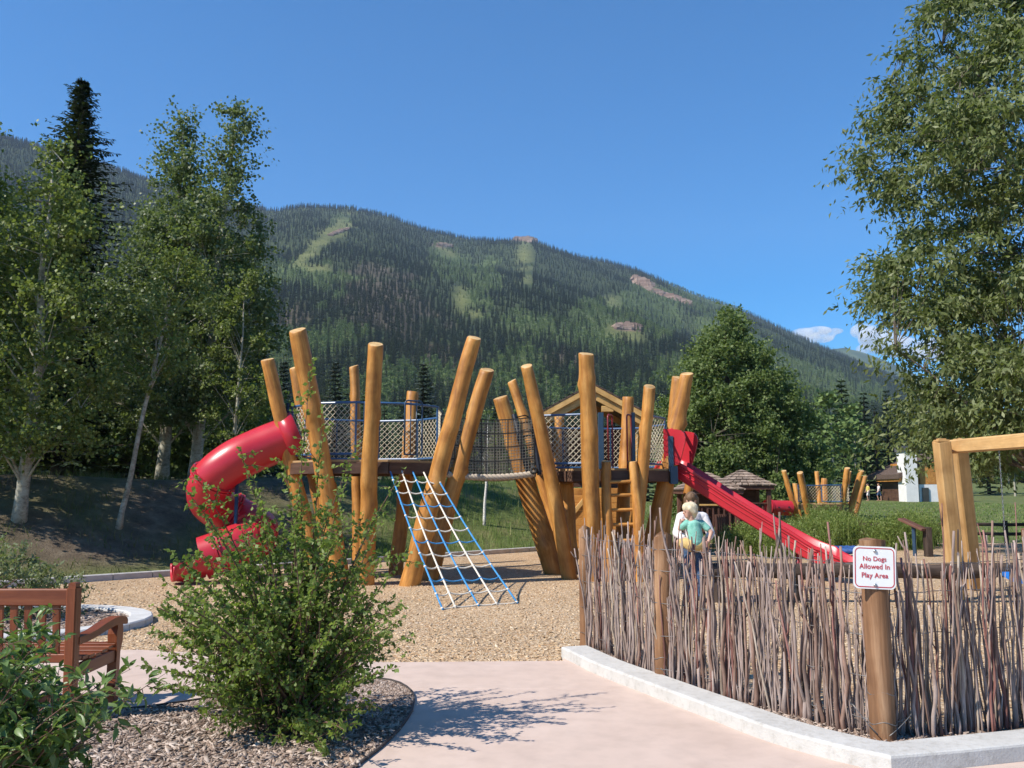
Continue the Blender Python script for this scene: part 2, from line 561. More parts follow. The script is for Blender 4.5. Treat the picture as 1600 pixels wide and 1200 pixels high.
# round planter island with a concrete ring
ISL = (-5.95, 10.6)
mb = MB()
K = 26
M_ring = surf('ring_concrete', [(.3, (.45, .44, .42)), (.7, (.58, .57, .55))], scale=5, rough=.9, bstr=.3, bscale=60)
def ringp(a, r): return Vector((ISL[0] + math.cos(a) * r * 1.06, ISL[1] + math.sin(a) * r * .92, 0))
for i in range(K):
    a0, a1 = 2 * math.pi * i / K, 2 * math.pi * (i + 1) / K - .006
    pr = [(1.22, -.04), (1.22, .075), (1.235, .09), (1.465, .09), (1.48, .075), (1.48, -.04)]
    vs = [ringp(a, r) + Vector((0, 0, z)) for a in (a0, a1) for (r, z) in pr]
    m_ = len(pr)
    mb.add(vs, [(k, k + 1, m_ + k + 1, m_ + k) for k in range(m_ - 1)] + [tuple(range(m_)), tuple(range(2 * m_ - 1, m_ - 1, -1))])
mb.build('planter_ring', M_ring, kind='structure')
sheet('planter_soil', [ringp(2 * math.pi * i / 30, 1.235)[:2] for i in range(30)], .05, M_mulch)

# loose chips on the surfaces (nobody could count them)
def chips(name, pts, size, mat, seed, z0):
    r = np.random.default_rng(seed); N = len(pts)
    L = size * r.uniform(.4, 1.6, N); W = L * r.uniform(.09, .42, N); Tk = L * .10
    a = r.uniform(0, 2 * np.pi, N); tl = r.normal(0, .33, (N, 2))
    ux = np.stack([np.cos(a), np.sin(a), tl[:, 0]], 1); uy = np.stack([-np.sin(a), np.cos(a), tl[:, 1]], 1)
    c = np.column_stack([pts, np.full(N, z0) + r.uniform(0, .5, N) * size * .35])
    V = np.empty((N, 8, 3))
    for k, (sx, sy, sz) in enumerate([(-1, -1, -1), (1, -1, -1), (1, 1, -1), (-1, 1, -1), (-1, -1, 1), (1, -.7, 1), (1, .8, 1), (-1, 1, 1)]):
        V[:, k] = c + ux * (sx * L / 2)[:, None] + uy * (sy * W / 2)[:, None]
        V[:, k, 2] += sz * Tk / 2
    q = np.array([(4, 5, 6, 7), (0, 1, 5, 4), (1, 2, 6, 5), (2, 3, 7, 6), (3, 0, 4, 7)])
    Q = (np.arange(N)[:, None, None] * 8 + q[None]).reshape(-1, 4)
    return link(name, np_mesh(name, V.reshape(-1, 3), Q, mat, {'lv': np.repeat(r.uniform(0, 1, N), 8)}), kind='stuff')

def inside(poly, P):
    x, y = P[:, 0], P[:, 1]; c = np.zeros(len(P), bool); n = len(poly)
    for i in range(n):
        x1, y1 = poly[i][:2]; x2, y2 = poly[(i + 1) % n][:2]
        t = ((y1 > y) != (y2 > y)) & (x < (x2 - x1) * (y - y1) / (y2 - y1 + 1e-12) + x1)
        c ^= t
    return c
d = 7.9 + (rng.random(24000) ** 1.7) * 8
P = np.column_stack([(rng.random(24000) * 1.35 - .62) * d * .95, d])
pth = [p[:2] for p in base]
P = P[~inside(pth, P) & ~inside([(q.x, q.y) for q in outline_f + outline_b[::-1]], P)]
P = P[(P[:, 1] < yc(P[:, 0]) - .1) & ((P[:, 0] - ISL[0]) ** 2 / 1.06 ** 2 + (P[:, 1] - ISL[1]) ** 2 / .92 ** 2 > 1.5 ** 2)]
c2 = P[P[:, 1] > 0]
tag(chips('wood_chips', c2, .034, M_chippiece, 3, .008), 'tan wood chips covering the play area ground', 'wood chips')
P = np.column_stack([rng.uniform(-4.5, .2, 24000), rng.uniform(2.6, 6.6, 24000)])
P = P[inside([(q.x, q.y) for q in bedc], P)]
tag(chips('bark_mulch', P, .036, M_mulchpiece, 4, .04), 'grey brown bark mulch under the foreground shrubs', 'mulch')
P = np.column_stack([rng.uniform(-7.5, -4.3, 1500), rng.uniform(9, 12, 1500)])
P = P[((P[:, 0] - ISL[0]) ** 2 / 1.06 ** 2 + (P[:, 1] - ISL[1]) ** 2 / .92 ** 2) < 1.2 ** 2]
tag(chips('planter_mulch', P, .06, M_mulchpiece, 5, .055), 'bark mulch inside the round concrete ring', 'mulch')
bp = np.array([(q.x, q.y) for q in outline_b]); bb = np.array([(q.x, q.y) for q in bed_b])
k = rng.integers(0, len(bp) - 1, 5200); t = rng.random(5200)[:, None]; u = rng.random(5200)[:, None] * 1.15
A_ = bp[k] * (1 - t) + bp[k + 1] * t; B_ = bb[k] * (1 - t) + bb[k + 1] * t
P = A_ * (1 - u) + B_ * u
P = P[P[:, 0] < 6]
tag(chips('bed_litter', P, .045, M_mulchpiece, 6, .055), 'bark and twig litter in the bed behind the white kerb', 'mulch')

# ================================================================== MOUNTAIN
SKY = [(-900, 60), (-300, 130), (0, 205), (120, 238), (200, 264), (300, 292), (415, 322), (460, 314), (545, 316), (600, 329), (660, 353), (740, 368), (800, 368), (830, 366), (850, 376), (900, 394), (1000, 417), (1090, 455), (1160, 480), (1240, 519), (1300, 546), (1360, 572), (1440, 606), (1520, 648), (1700, 690), (2200, 715), (2800, 725)]
sx_, sy_ = np.array([p[0] for p in SKY], float), np.array([p[1] for p in SKY], float)
Y0 = 230.0
def fbm(x, y, o=4):
    return noise.fractal((x, y, 0.0), 1.0, 2.0, o)
def ridgeY(px): return 1750 + np.clip((px - 300) / 1200, -.3, 1.5) * 700
def mount(px, t, nz=True):
    """a point of the slope: px bearing (as a fixed bearing from the play area), t 0 foot .. 1 ridge"""
    e1 = (768 - np.interp(px, sx_, sy_)) / F
    Yr = ridgeY(px)
    Y = Y0 * (Yr / Y0) ** t
    e0 = .012
    e = e0 + (e1 - e0) * (1 - (1 - t) ** 1.25) if t <= 1 else e1 - (t - 1) * 1.2
    x = (px - 800) / F * Y * 1.0
    z = 1.6 + e * Y
    if nz:
        w = min(1, 4 * t) * min(1, max(0, (1.02 - t)) * 5)
        z += Y * .020 * w * (fbm(x * .0035, Y * .0016, 5) + .6 * abs(noise.noise((x * .006 + Y * .001, Y * .0012, 5))))
    return Vector((x, Y, z))
PXS = np.arange(-900, 2801, 20); TS = np.concatenate([np.linspace(-.12, 1, 90), [1.05, 1.15]])
V = np.array([mount(px, t) for t in TS for px in PXS]); nx = len(PXS)
ii = (np.arange(len(TS) - 1)[:, None] * nx + np.arange(nx - 1)[None, :]).ravel()
Q = np.stack([ii, ii + 1, ii + nx + 1, ii + nx], 1)
def zone(px, py):
    """what grows at a place of the slope: meadow, rock, aspen, dead, conifer"""
    n1 = noise.noise((px * .02, py * .03, 1)); n2 = noise.noise((px * .008, py * .014, 9)); n3 = noise.noise((px * .05, py * .07, 4))
    def el(cx, cy, rx, ry, rot=0):
        dx, dy = px - cx, py - cy
        c, s = math.cos(rot), math.sin(rot)
        return ((dx * c + dy * s) / rx) ** 2 + ((-dx * s + dy * c) / ry) ** 2 + n3 * .9 + n1 * .7
    for e in [(821, 369, 20, 7, 0), (1010, 440, 15, 6, .5), (690, 383, 9, 3, 0), (985, 515, 14, 3, 0)]:
        if el(*e) < 1: return 'rock'
    for e in [(505, 372, 62, 9, -.75), (525, 362, 30, 6, -.5), (822, 392, 14, 22, 0), (826, 425, 8, 26, 0), (490, 418, 30, 6, .1), (720, 470, 12, 26, -.3), (975, 520, 34, 12, .2), (960, 470, 14, 14, 0), (740, 490, 14, 8, .4), (700, 395, 18, 6, .4)]:
        if el(*e) < 1: return 'meadow'
    for e in [(470, 440, 85, 36, 0), (530, 348, 22, 14, 0), (705, 410, 36, 26, .4), (1010, 480, 60, 40, .3), (760, 430, 30, 30, .6), (880, 520, 130, 22, .25), (800, 610, 160, 22, .2), (1190, 560, 130, 22, .35), (1300, 600, 120, 22, .25), (620, 590, 80, 16, 0), (1150, 530, 90, 30, .5)]:
        if el(*e) < .9: return 'aspen' if n2 > -.5 else 'conifer'
    for e in [(600, 470, 90, 55, .3), (700, 560, 60, 22, .2), (460, 490, 40, 20, 0), (880, 560, 40, 14, 0)]:
        if el(*e) < 1 and n1 > -.35: return 'dead'
    if n2 > .22 and py > 430: return 'aspen'
    return 'conifer'
def py_of(p):
    v = Vector(p) - EYE
    cp, sp = math.cos(PITCH), math.sin(PITCH)
    dz = v.y * cp + v.z * sp; dy = -v.y * sp + v.z * cp
    return 800 + v.x / dz * F, 600 - dy / dz * F
zc = {'rock': (.21, .145, .11), 'meadow': (.15, .165, .065), 'aspen': (.09, .125, .045), 'dead': (.10, .085, .06), 'conifer': (.052, .07, .03)}
cols = []
for p in V:
    q = py_of(p) if p[1] > 1 else (0, 0)
    cols.append((*zc[zone(*q)], 1))
m, nt, b = new_mat('mountain_slope')
a = nt.nodes.new('ShaderNodeAttribute'); a.attribute_name = 'zone'
v = coords(nt, 'Object', (1, 1, 1))
c = mixc(nt, .7, a.outputs['Color'], ramp(nt, tex_noise(nt, v, .03, 10, .75), [(.35, (.45, .5, .45)), (.65, (1.35, 1.25, 1.1))]), 'MULTIPLY')
nt.links.new(c, b.inputs['Base Color']); b.inputs['Roughness'].default_value = 1; b.inputs['Specular IOR Level'].default_value = .1
bump(nt, b, tex_noise(nt, v, .12, 6, .7), 1, 4)
link('mountain', np_mesh('mountain', V, Q, m, {'zone': np.array(cols)}, smooth_sh=True), kind='structure')

# far ridge behind, on the right
V = []
RX = np.arange(1150, 2600, 25)
r2x = [1150, 1290, 1320, 1380, 1440, 1500, 1600, 2600]; r2y = [560, 545, 541, 560, 588, 632, 680, 700]
for px in RX:
    e1 = (768 - np.interp(px, r2x, r2y)) / F
    for t in np.linspace(0, 1, 14):
        Y = 2500 + 1300 * t
        e = .03 + (e1 - .03) * (1 - (1 - t) ** 1.4)
        x = (px - 800) / F * Y
        V.append((x, Y, 1.6 + e * Y + Y * .004 * fbm(x * .003, Y * .003) * min(1, t * 3)))
    V.append(((px - 800) / F * 4200, 4200, 1.6 + (e1 - .1) * 3800))
nr = len(RX)
ii = (np.arange(nr - 1)[:, None] * 15 + np.arange(14)[None, :]).ravel()
V = np.array(V)
M_far = surf('far_slope', [(.35, (.035, .055, .022)), (.5, (.06, .09, .035)), (.62, (.13, .15, .06))], scale=.006, rough=1, bstr=1, bscale=.05, bdist=8, spec=.1)
link('far_mountain', np_mesh('far_mountain', V, np.stack([ii, ii + 15, ii + 16, ii + 1], 1), M_far, smooth_sh=True), kind='structure')
# ================================================================== TREES
M_aspenbark = wood('aspen_bark', (.16, .15, .11), (.42, .41, .33), (.55, .54, .45), rough=.85, zs=1.6, k=.9, bstr=.5)
M_bark = wood('grey_bark', (.06, .05, .04), (.15, .125, .10), (.25, .22, .18), rough=.95, zs=.3, bstr=1)
M_sprucebark = wood('spruce_bark', (.04, .03, .025), (.09, .07, .055), (.13, .1, .08), rough=.95, zs=.4, bstr=1)
L_aspen = leafmat('aspen_leaf', [(.075, .105, .025), (.13, .17, .04), (.19, .23, .065), (.30, .32, .13)], trans=.38, rough=.5, spec=.3)
L_cotton = leafmat('cottonwood_leaf', [(.06, .085, .03), (.10, .135, .05), (.15, .19, .08), (.25, .28, .16)], trans=.33, rough=.5, spec=.32)
L_willow = leafmat('willow_leaf', [(.075, .10, .03), (.12, .15, .05), (.18, .21, .08), (.29, .31, .16)], trans=.36, rough=.5, spec=.32)
L_mid = leafmat('broad_leaf', [(.065, .10, .025), (.105, .15, .042), (.15, .20, .065), (.22, .26, .11)], trans=.33, rough=.55, spec=.25)
L_spruce = leafmat('spruce_needle', [(.012, .022, .012), (.022, .04, .02), (.035, .055, .03), (.05, .07, .045)], trans=.08, rough=.6, spec=.25)
L_blue = leafmat('blue_spruce_needle', [(.03, .05, .04), (.06, .085, .07), (.09, .12, .1), (.13, .16, .14)], trans=.08, rough=.6, spec=.3)

def broadleaf(name, label, cat, base, height, env, trunk_r, leafL, leafW, n_cl, n_lf, cl_r, lmat, bmat, seed, group=None, lean=(0, 0), droop=.35,
              crown0=.2, squash=.75, bend=0.0, up=0.0, limbs=True, clump_pts=None, trunk_h=.93, n_limb=26):
    """trunk with limbs that end in leaf clumps; env: list of (height fraction, radius m)"""
    r = np.random.default_rng(seed); rd = random.Random(seed)
    base = Vector(base)
    t = empty(name, base, label, cat, group)
    top = base + Vector((lean[0], lean[1], height))
    mid = base + Vector((lean[0] * .5 + bend, lean[1] * .5, height * .5))
    def axis_pt(f):
        p = base * (1 - f) ** 2 + mid * 2 * f * (1 - f) + top * f * f
        return p + Vector((noise.noise((f * 4, seed, 0)) * .05 * height * .25, noise.noise((f * 4, seed, 7)) * .05 * height * .25, 0)) * min(1, f * 4)
    mb = MB()
    n = 16
    mb.tube([axis_pt(trunk_h * i / n) - Vector((0, 0, .15 if i == 0 else 0)) for i in range(n + 1)], [trunk_r * ((1 - trunk_h * i / n) ** .8 + .06) * (1.25 if i == 0 else 1) for i in range(n + 1)], 9, seed=seed)
    eh, er = [e[0] for e in env], [e[1] for e in env]
    C = []
    if clump_pts is None:
        hh = np.linspace(crown0, 1, 200); w = np.interp(hh, eh, er) ** 1.1 + .02
        hs = r.choice(hh, n_cl, p=w / w.sum())
        for h in hs:
            Rr = np.interp(h, eh, er) * (1 + .22 * noise.noise((h * 6, seed, 2)))
            a = r.uniform(0, 2 * np.pi)
            Rr *= 1 + .28 * noise.noise((math.cos(a) * 1.3, math.sin(a) * 1.3, h * 5 + seed))
            q = Rr * math.sqrt(r.uniform(.08, 1))
            C.append((axis_pt(h) + Vector((math.cos(a) * q, math.sin(a) * q, 0)), h, q))
    else:
        for p in clump_pts: C.append((Vector(p), max(.05, (p[2] - base.z) / height), 1.0))
    P = []; D = []
    prim = []
    stepn = max(3, int(len(C) / n_limb))
    C.sort(key=lambda k_: rd.random())
    if limbs:
        for (c, h, q) in C[::stepn]:
            f = max(crown0 * .6, min(trunk_h - .02, h - (.10 + .55 * q / height)))
            a0 = axis_pt(f); rr = trunk_r * .24 * (1 - f) ** .6 + .004
            m_ = a0.lerp(c, .5) + Vector((0, 0, .12 * q))
            pts = bez(a0, m_, c, 7)
            mb.tube(pts, [rr * (1 - .85 * i / 6) for i in range(7)], 5, cap=False, seed=seed)
            prim += pts[2:]
        prim += [axis_pt(f_ / 30) for f_ in range(int(30 * crown0), 28)]
        PA = np.array([tuple(p) for p in prim])
    for (c, h, q) in C:
        f = max(crown0 * .6, min(trunk_h - .02, h - (.10 + .5 * q / height)))
        a0 = axis_pt(f)
        if limbs:
            dv = PA - np.array(c); dist = (dv ** 2).sum(1) + np.where(dv[:, 2] > 0, 4, 0)
            a1 = prim[int(dist.argmin())]
            rr = min(.014, trunk_r * .09)
            if (c - a1).length > .03: mb.tube(bez(a1, a1.lerp(c, .5) + Vector((0, 0, .05)), c, 4), [rr, rr * .75, rr * .5, rr * .25], 4, cap=False, seed=seed)
        s = cl_r * r.uniform(.6, 1.3)
        k = int(n_lf * r.uniform(.6, 1.4) * (s / cl_r) ** 1.5)
        # a clump is a handful of twigs with leaves along them
        ntw = max(3, k // 14)
        for _ in range(ntw):
            dr = r.normal(size=3); dr /= np.linalg.norm(dr)
            dr = dr + np.array([(c - a0).x, (c - a0).y, (c - a0).z + up]) / ((c - a0).length + .01) * .6
            dr[2] *= squash
            tw = s * r.uniform(.5, 1.15)
            m2 = max(3, k // ntw)
            u = r.uniform(.1, 1, m2)
            pts = np.array(c)[None] + dr[None] * (tw * u)[:, None] + r.normal(size=(m2, 3)) * s * .09
            pts[:, 2] -= (u ** 2) * tw * droop * .6
            P.append(pts)
            dd = r.normal(size=(m2, 3)) + dr[None] * .5
            dd[:, 2] -= droop * 1.6
            D.append(dd)
    mb.build('trunk', bmat, t, True)
    P = np.concatenate(P); D = np.concatenate(D)
    link('crown', leaf_mesh('crown', P, D, leafL, leafW, lmat, r), t)
    return t

def spruce_arrays(height, rad, nlev, nbr, nseg, seed, tw=.34, gap=0.0, low=.03, wq=1.0, shape=.85):
    """needle sprays of a conifer as quads: returns V, Q, lv and branch curves"""
    r = np.random.default_rng(seed)
    V = []; lv = []
    br = []
    for i in range(nlev):
        f = low + (1 - low) * (i / nlev) ** .92
        z = height * f
        Rl = rad * ((1 - f) ** shape) * r.uniform(.72, 1.18) + .02 * rad
        for k in range(nbr):
            if r.random() < gap: continue
            a = 2 * np.pi * (k + r.uniform(-.35, .35)) / nbr + i * 2.4
            L = Rl * r.uniform(.55, 1.2)
            if L < .05: continue
            dx, dy = math.cos(a), math.sin(a)
            dz0 = -.28 + .75 * f ** 2
            P0 = np.array([0, 0, z])
            def pt(u): return P0 + np.array([dx * L * u, dy * L * u, L * (dz0 * u + .22 * u * u * (1 - f))])
            br.append((P0, pt(.5), pt(1)))
            for s in range(nseg):
                u = (s + r.uniform(.1, .9)) / nseg
                c = pt(u)
                wl = tw * (L / rad * .72 + .28) * rad * (1 - .55 * u) * r.uniform(.6, 1.2)
                for sd in (-1, 1):
                    aa = a + sd * r.uniform(.45, 1.15)
                    d = np.array([math.cos(aa), math.sin(aa), r.uniform(-.45, .12)]) * wl
                    sidev = np.array([-math.sin(aa), math.cos(aa), r.uniform(-.5, .5)]) * wl * .2 * wq
                    V.append([c, c + d * .5 + sidev, c + d, c + d * .5 - sidev])
                    lv.append(np.clip(.3 + .4 * u + r.normal(0, .16), 0, 1))
    # leader
    for s in range(14):
        z = height * (1 - .09 * s / 14); a = r.uniform(0, 6.28); wl = rad * .05 * (1 + s / 7)
        d = np.array([math.cos(a) * .6, math.sin(a) * .6, .8]) * wl
        sd = np.array([-math.sin(a), math.cos(a), 0]) * wl * .22
        c = np.array([0, 0, z - wl * .6])
        V.append([c, c + d * .5 + sd, c + d, c + d * .5 - sd]); lv.append(.5)
    return np.array(V), np.array(lv), br

def spruce(name, label, base, height, rad, seed, nlev=44, nbr=9, nseg=9, lmat=None, group=None, tw=.3, gap=.08, low=.03, shape=.85):
    V, lv, br = spruce_arrays(height, rad, nlev, nbr, nseg, seed, tw, gap, low, shape=shape)
    b = Vector(base)
    t = empty(name, b, label, 'tree', group)
    mb = MB()
    n = 8
    mb.tube([b + Vector((0, 0, height * .97 * i / n - (.2 if i == 0 else 0))) for i in range(n + 1)], [(.016 * height) * (1 - i / n) + .015 for i in range(n + 1)], 8)
    for p0, p1, p2 in br[::2]:
        mb.tube([b + Vector(p0), b + Vector(p1), b + Vector(p2)], [.03, .018, .006], 4, cap=False)
    mb.build('trunk', M_sprucebark, t, True)
    N = len(V)
    me = np_mesh('crown', V.reshape(-1, 3) + np.array(b), np.arange(N * 4).reshape(N, 4), lmat or L_spruce, {'lv': np.repeat(lv, 4)})
    link('crown', me, t)
    return t

# ---- left group
GA = lambda px, Y: Vector(((px - 800) / F * Y, Y, H((px - 800) / F * Y, Y)))
b = GA(38, 17.6)
broadleaf('aspen_tree', 'tall pale-trunked aspen beside the bench end of the bank, leaves yellowish', 'tree', b, 8.0, [(.12, .6), (.22, 1.2), (.4, 1.45), (.6, 1.3), (.8, .85), (.95, .4), (1, .12)],
          .125, .085, .07, 185, 130, .6, L_aspen, M_aspenbark, 11, lean=(.0, .2), crown0=.14, droop=.3, bend=.25)
for i_, (px_, Y_, h_) in enumerate([(-150, 17.2, 9.0), (-40, 20.6, 7.0), (-190, 19.6, 9.5)]):
    broadleaf('aspen_tree', ['aspen whose crown meets the yellowish aspen beside the bench end', 'aspen just behind the yellowish aspen on the bank', 'aspen at the outer end of the bank aspens'][i_], 'tree', GA(px_, Y_), h_, [(.1, .7), (.22, 1.5), (.4, 1.8), (.6, 1.6), (.8, 1.1), (.95, .5), (1, .15)],
              .12, .1, .08, 170, 120, .66, L_aspen, M_aspenbark, 111 + i_, crown0=.12, droop=.3)
b = GA(192, 18.6)
broadleaf('aspen_tree', 'thin leaning aspen sapling with a bare trunk on the shaded bank', 'tree', b, 6.4, [(.4, .3), (.6, .6), (.8, .55), (1, .15)],
          .06, .08, .062, 46, 80, .45, L_aspen, M_aspenbark, 12, lean=(1.0, .3), crown0=.45, droop=.3)
b = GA(256, 24.5)
broadleaf('cottonwood_tree', 'tall cottonwood with a rounded top left of its taller twin', 'tree', b, 10.7, [(.1, .9), (.25, 1.75), (.45, 1.95), (.62, 1.5), (.76, .85), (.88, .5), (1, .12)],
          .17, .1, .08, 230, 150, .68, L_cotton, M_aspenbark, 13, lean=(.1, 0), crown0=.14, droop=.3)
b = GA(306, 24.0)
broadleaf('cottonwood_tree', 'tallest narrow cottonwood with a spiky top behind the red tube slide', 'tree', b, 10.9, [(.1, .8), (.25, 1.6), (.5, 1.65), (.66, 1.3), (.76, .7), (.9, .4), (1, .1)],
          .16, .1, .08, 220, 150, .64, L_cotton, M_aspenbark, 14, lean=(.75, 0), crown0=.14, droop=.3)
b = GA(362, 22.5)
broadleaf('aspen_tree', 'slim young aspen standing between the tube slide and the tall cottonwoods', 'tree', b, 5.6, [(.1, .3), (.3, .75), (.6, .8), (.85, .45), (1, .1)],
          .05, .075, .06, 75, 85, .38, L_aspen, M_aspenbark, 15, lean=(.25, 0), crown0=.16, droop=.25)
spruce('spruce_tree', 'tall dark spruce towering behind the yellowish aspen', GA(94, 27), 13.1, 3.9, 21, nlev=58, nbr=11, nseg=14, low=.05, tw=.17, shape=.82, gap=.1)
spruce('spruce_tree', 'dark spruce behind the tall cottonwood pair', GA(215, 33), 10.5, 2.6, 22, nlev=36, nbr=9, nseg=8)
for i, (px, Y, h, rr) in enumerate([(20, 36, 11, 3.0), (150, 38, 9, 2.8), (330, 35, 8.2, 2.6), (400, 39, 7.2, 2.4), (-60, 32, 10, 3), (90, 44, 9, 3), (280, 42, 9, 2.8)]):
    spruce('spruce_tree', 'dark spruce in the dense stand behind the left bank', GA(px, Y), h, rr, 30 + i, nlev=30, nbr=9, nseg=7, group='dark spruces behind the left bank', tw=.36)
for i, (px, Y, h) in enumerate([(30, 30, 4.2), (120, 28.5, 3.6), (190, 30, 3.8), (300, 29, 3.4), (400, 31, 3.2), (240, 27.5, 2.6), (345, 27.5, 2.4)]):
    broadleaf('understorey_bush', 'shaded leafy bush in the undergrowth behind the left bank', 'bush', GA(px, Y), h, [(.02, 1.2), (.4, 1.7), (.8, 1.1), (1, .3)], .05, .14, .11, 60, 90, .65, L_mid, M_bark, 50 + i,
              group='bushes under the left trees', crown0=.08)
# ---- little birch on the bank, spruces behind the tower
b = GA(757, 25.5)
broadleaf('birch_sapling', 'small white-stemmed birch sapling on the grassy bank under the rope bridge', 'tree', b, 3.3, [(.3, .2), (.55, .45), (.8, .4), (1, .1)], .045, .065, .05, 18, 30, .28, L_aspen, surf('white_birch', [(.35, (.2, .19, .17)), (.45, (.62, .6, .55)), (.7, (.7, .68, .63))], scale=18, vscale=(1, 1, 2.5), rough=.8), 61, crown0=.4, lean=(.12, 0))
for i, (px, Y, h, rr) in enumerate([(440, 48, 6.8, 1.9), (522, 52, 7.4, 2.1), (660, 47, 6.6, 1.9), (706, 55, 6.0, 1.9)]):
    spruce('blue_spruce', 'pale blue spruce in the row beyond the first log tower', GA(px, Y), h, rr, 70 + i, nlev=26, nbr=9, nseg=7, lmat=L_blue, group='blue spruces behind the log tower', tw=.38)
# ---- big mid cottonwood behind the slide
b = Vector(((1140 - 800) / F * 43, 43, H(10.8, 43)))
broadleaf('cottonwood_tree', 'broad bushy cottonwood with several tops behind the straight red slide', 'tree', b, 10.4, [(.0, 2.0), (.12, 3.0), (.3, 3.2), (.5, 2.9), (.7, 2.2), (.85, 1.35), (1, .35)], .26, .155, .12, 430, 190, .8, L_mid, M_bark, 81, crown0=.05, droop=.25)
for i, (px, h) in enumerate([(1092, 9.3), (1178, 8.6), (1215, 6.6)]):
    broadleaf('cottonwood_tree', ['slim cottonwood top rising left of the broad one behind the slide', 'cottonwood shoulder on the right of the broad one behind the slide', 'low rounded cottonwood between the broad one and the far tower'][i], 'tree', Vector(((px - 800) / F * 45, 45 - i, H(10, 45))), h, [(.0, 1.0), (.2, 1.7), (.5, 1.6), (.8, .9), (1, .2)], .16, .155, .12, 140, 150, .72, L_mid, M_bark, 83 + i, crown0=.05, droop=.25)
# ---- big narrowleaf tree at the right
b = Vector((13.75, 21.5, 0))
broadleaf('narrowleaf_cottonwood', 'huge narrow-leaved cottonwood over the swing frame', 'tree', b, 17.5, [(.1, 2.6), (.18, 3.6), (.3, 4.0), (.38, 4.1), (.5, 4.25), (.62, 4.0), (.75, 3.2), (.88, 2.1), (1, .5)], .36, .19, .068, 780, 180, .85, L_willow, M_bark, 91, crown0=.13, droop=.75, squash=.7)

# ---- trees beyond the lawn on the right
def far_conifer(seed, height, rad, lmat, nlev=22, nbr=8, nseg=3, name='conifer'):
    V, lv, br = spruce_arrays(height, rad, nlev, nbr, nseg, seed, .62, .05, .04, 1.7)
    N = len(V)
    Vv = V.reshape(-1, 3); Q = np.arange(N * 4).reshape(N, 4); mi = np.zeros(N, int)
    tr = np.array([(math.cos(a) * r_, math.sin(a) * r_, z) for z, r_ in ((-.6, .02 * height), (height * .9, .004 * height)) for a in np.linspace(0, 2 * np.pi, 7)[:-1]])
    tq = np.array([(k, (k + 1) % 6, 6 + (k + 1) % 6, 6 + k) for k in range(6)]) + N * 4
    return np_mesh(name, np.concatenate([Vv, tr]), np.concatenate([Q, tq]), [lmat, M_sprucebark], {'lv': np.concatenate([np.repeat(lv, 4), np.zeros(12)])}, np.concatenate([mi, np.ones(6, int)]))
def far_broad(seed, height, env, lmat, ncl=26, nl=30, leaf=.6, name='aspen', bark=None):
    r = np.random.default_rng(seed); P = []; D = []
    for _ in range(ncl):
        h = r.uniform(.25, 1); Rr = np.interp(h, [e[0] for e in env], [e[1] for e in env]); a = r.uniform(0, 6.28); q = Rr * math.sqrt(r.uniform(.1, 1))
        c = np.array([math.cos(a) * q, math.sin(a) * q, h * height])
        P.append(c + r.normal(size=(nl, 3)) * np.array([.42, .42, .36]) * height * .085); D.append(r.normal(size=(nl, 3)) + np.array([0, 0, .3]))
    me = leaf_mesh(name, np.concatenate(P), np.concatenate(D), leaf, leaf * .75, lmat, r)
    V = np.empty(len(me.vertices) * 3); me.vertices.foreach_get('co', V); V = V.reshape(-1, 3)
    lvv = np.empty(len(V)); me.attributes['lv'].data.foreach_get('value', lvv)
    N = len(V) // 4
    tr = np.array([(math.cos(a) * r_, math.sin(a) * r_, z) for z, r_ in ((-.6, .014 * height), (height * .92, .004 * height)) for a in np.linspace(0, 2 * np.pi, 7)[:-1]])
    tq = np.array([(k, (k + 1) % 6, 6 + (k + 1) % 6, 6 + k) for k in range(6)]) + N * 4
    return np_mesh(name, np.concatenate([V, tr]), np.concatenate([np.arange(N * 4).reshape(N, 4), tq]), [lmat, bark or M_aspenbark], {'lv': np.concatenate([lvv, np.zeros(12)])}, np.concatenate([np.zeros(N, int), np.ones(6, int)]))

LF_con = leafmat('far_conifer_needles', [(.024, .042, .02), (.045, .073, .033), (.07, .105, .048), (.095, .13, .065)], trans=0, rough=.8, spec=.15, per_obj=.35)
LF_con2 = leafmat('far_green_conifer', [(.032, .058, .02), (.055, .09, .03), (.08, .12, .042), (.105, .145, .055)], trans=0, rough=.8, spec=.15, per_obj=.3)
LF_asp = leafmat('far_aspen_leaves', [(.065, .11, .03), (.10, .155, .045), (.135, .19, .06), (.175, .225, .08)], trans=.1, rough=.7, spec=.2, per_obj=.3)
LF_dead = leafmat('far_dead_twigs', [(.07, .066, .042), (.098, .09, .062), (.12, .112, .082), (.15, .14, .108)], trans=0, rough=.9, spec=.1, per_obj=.25)
ME = {'con': [far_conifer(200 + i, 18, [3.0, 2.4, 2.7][i], LF_con) for i in range(3)],
      'con2': [far_conifer(210 + i, 16, [3.0, 2.6][i], LF_con2) for i in range(2)],
      'asp': [far_broad(220 + i, 12, [(.2, .8), (.45, 2.3), (.75, 1.9), (1, .4)], LF_asp) for i in range(2)],
      'dead': [far_conifer(230, 15, 1.5, LF_dead, 20, 6, 2, 'dead_conifer')]}
SRC = {}
rd = random.Random(5)
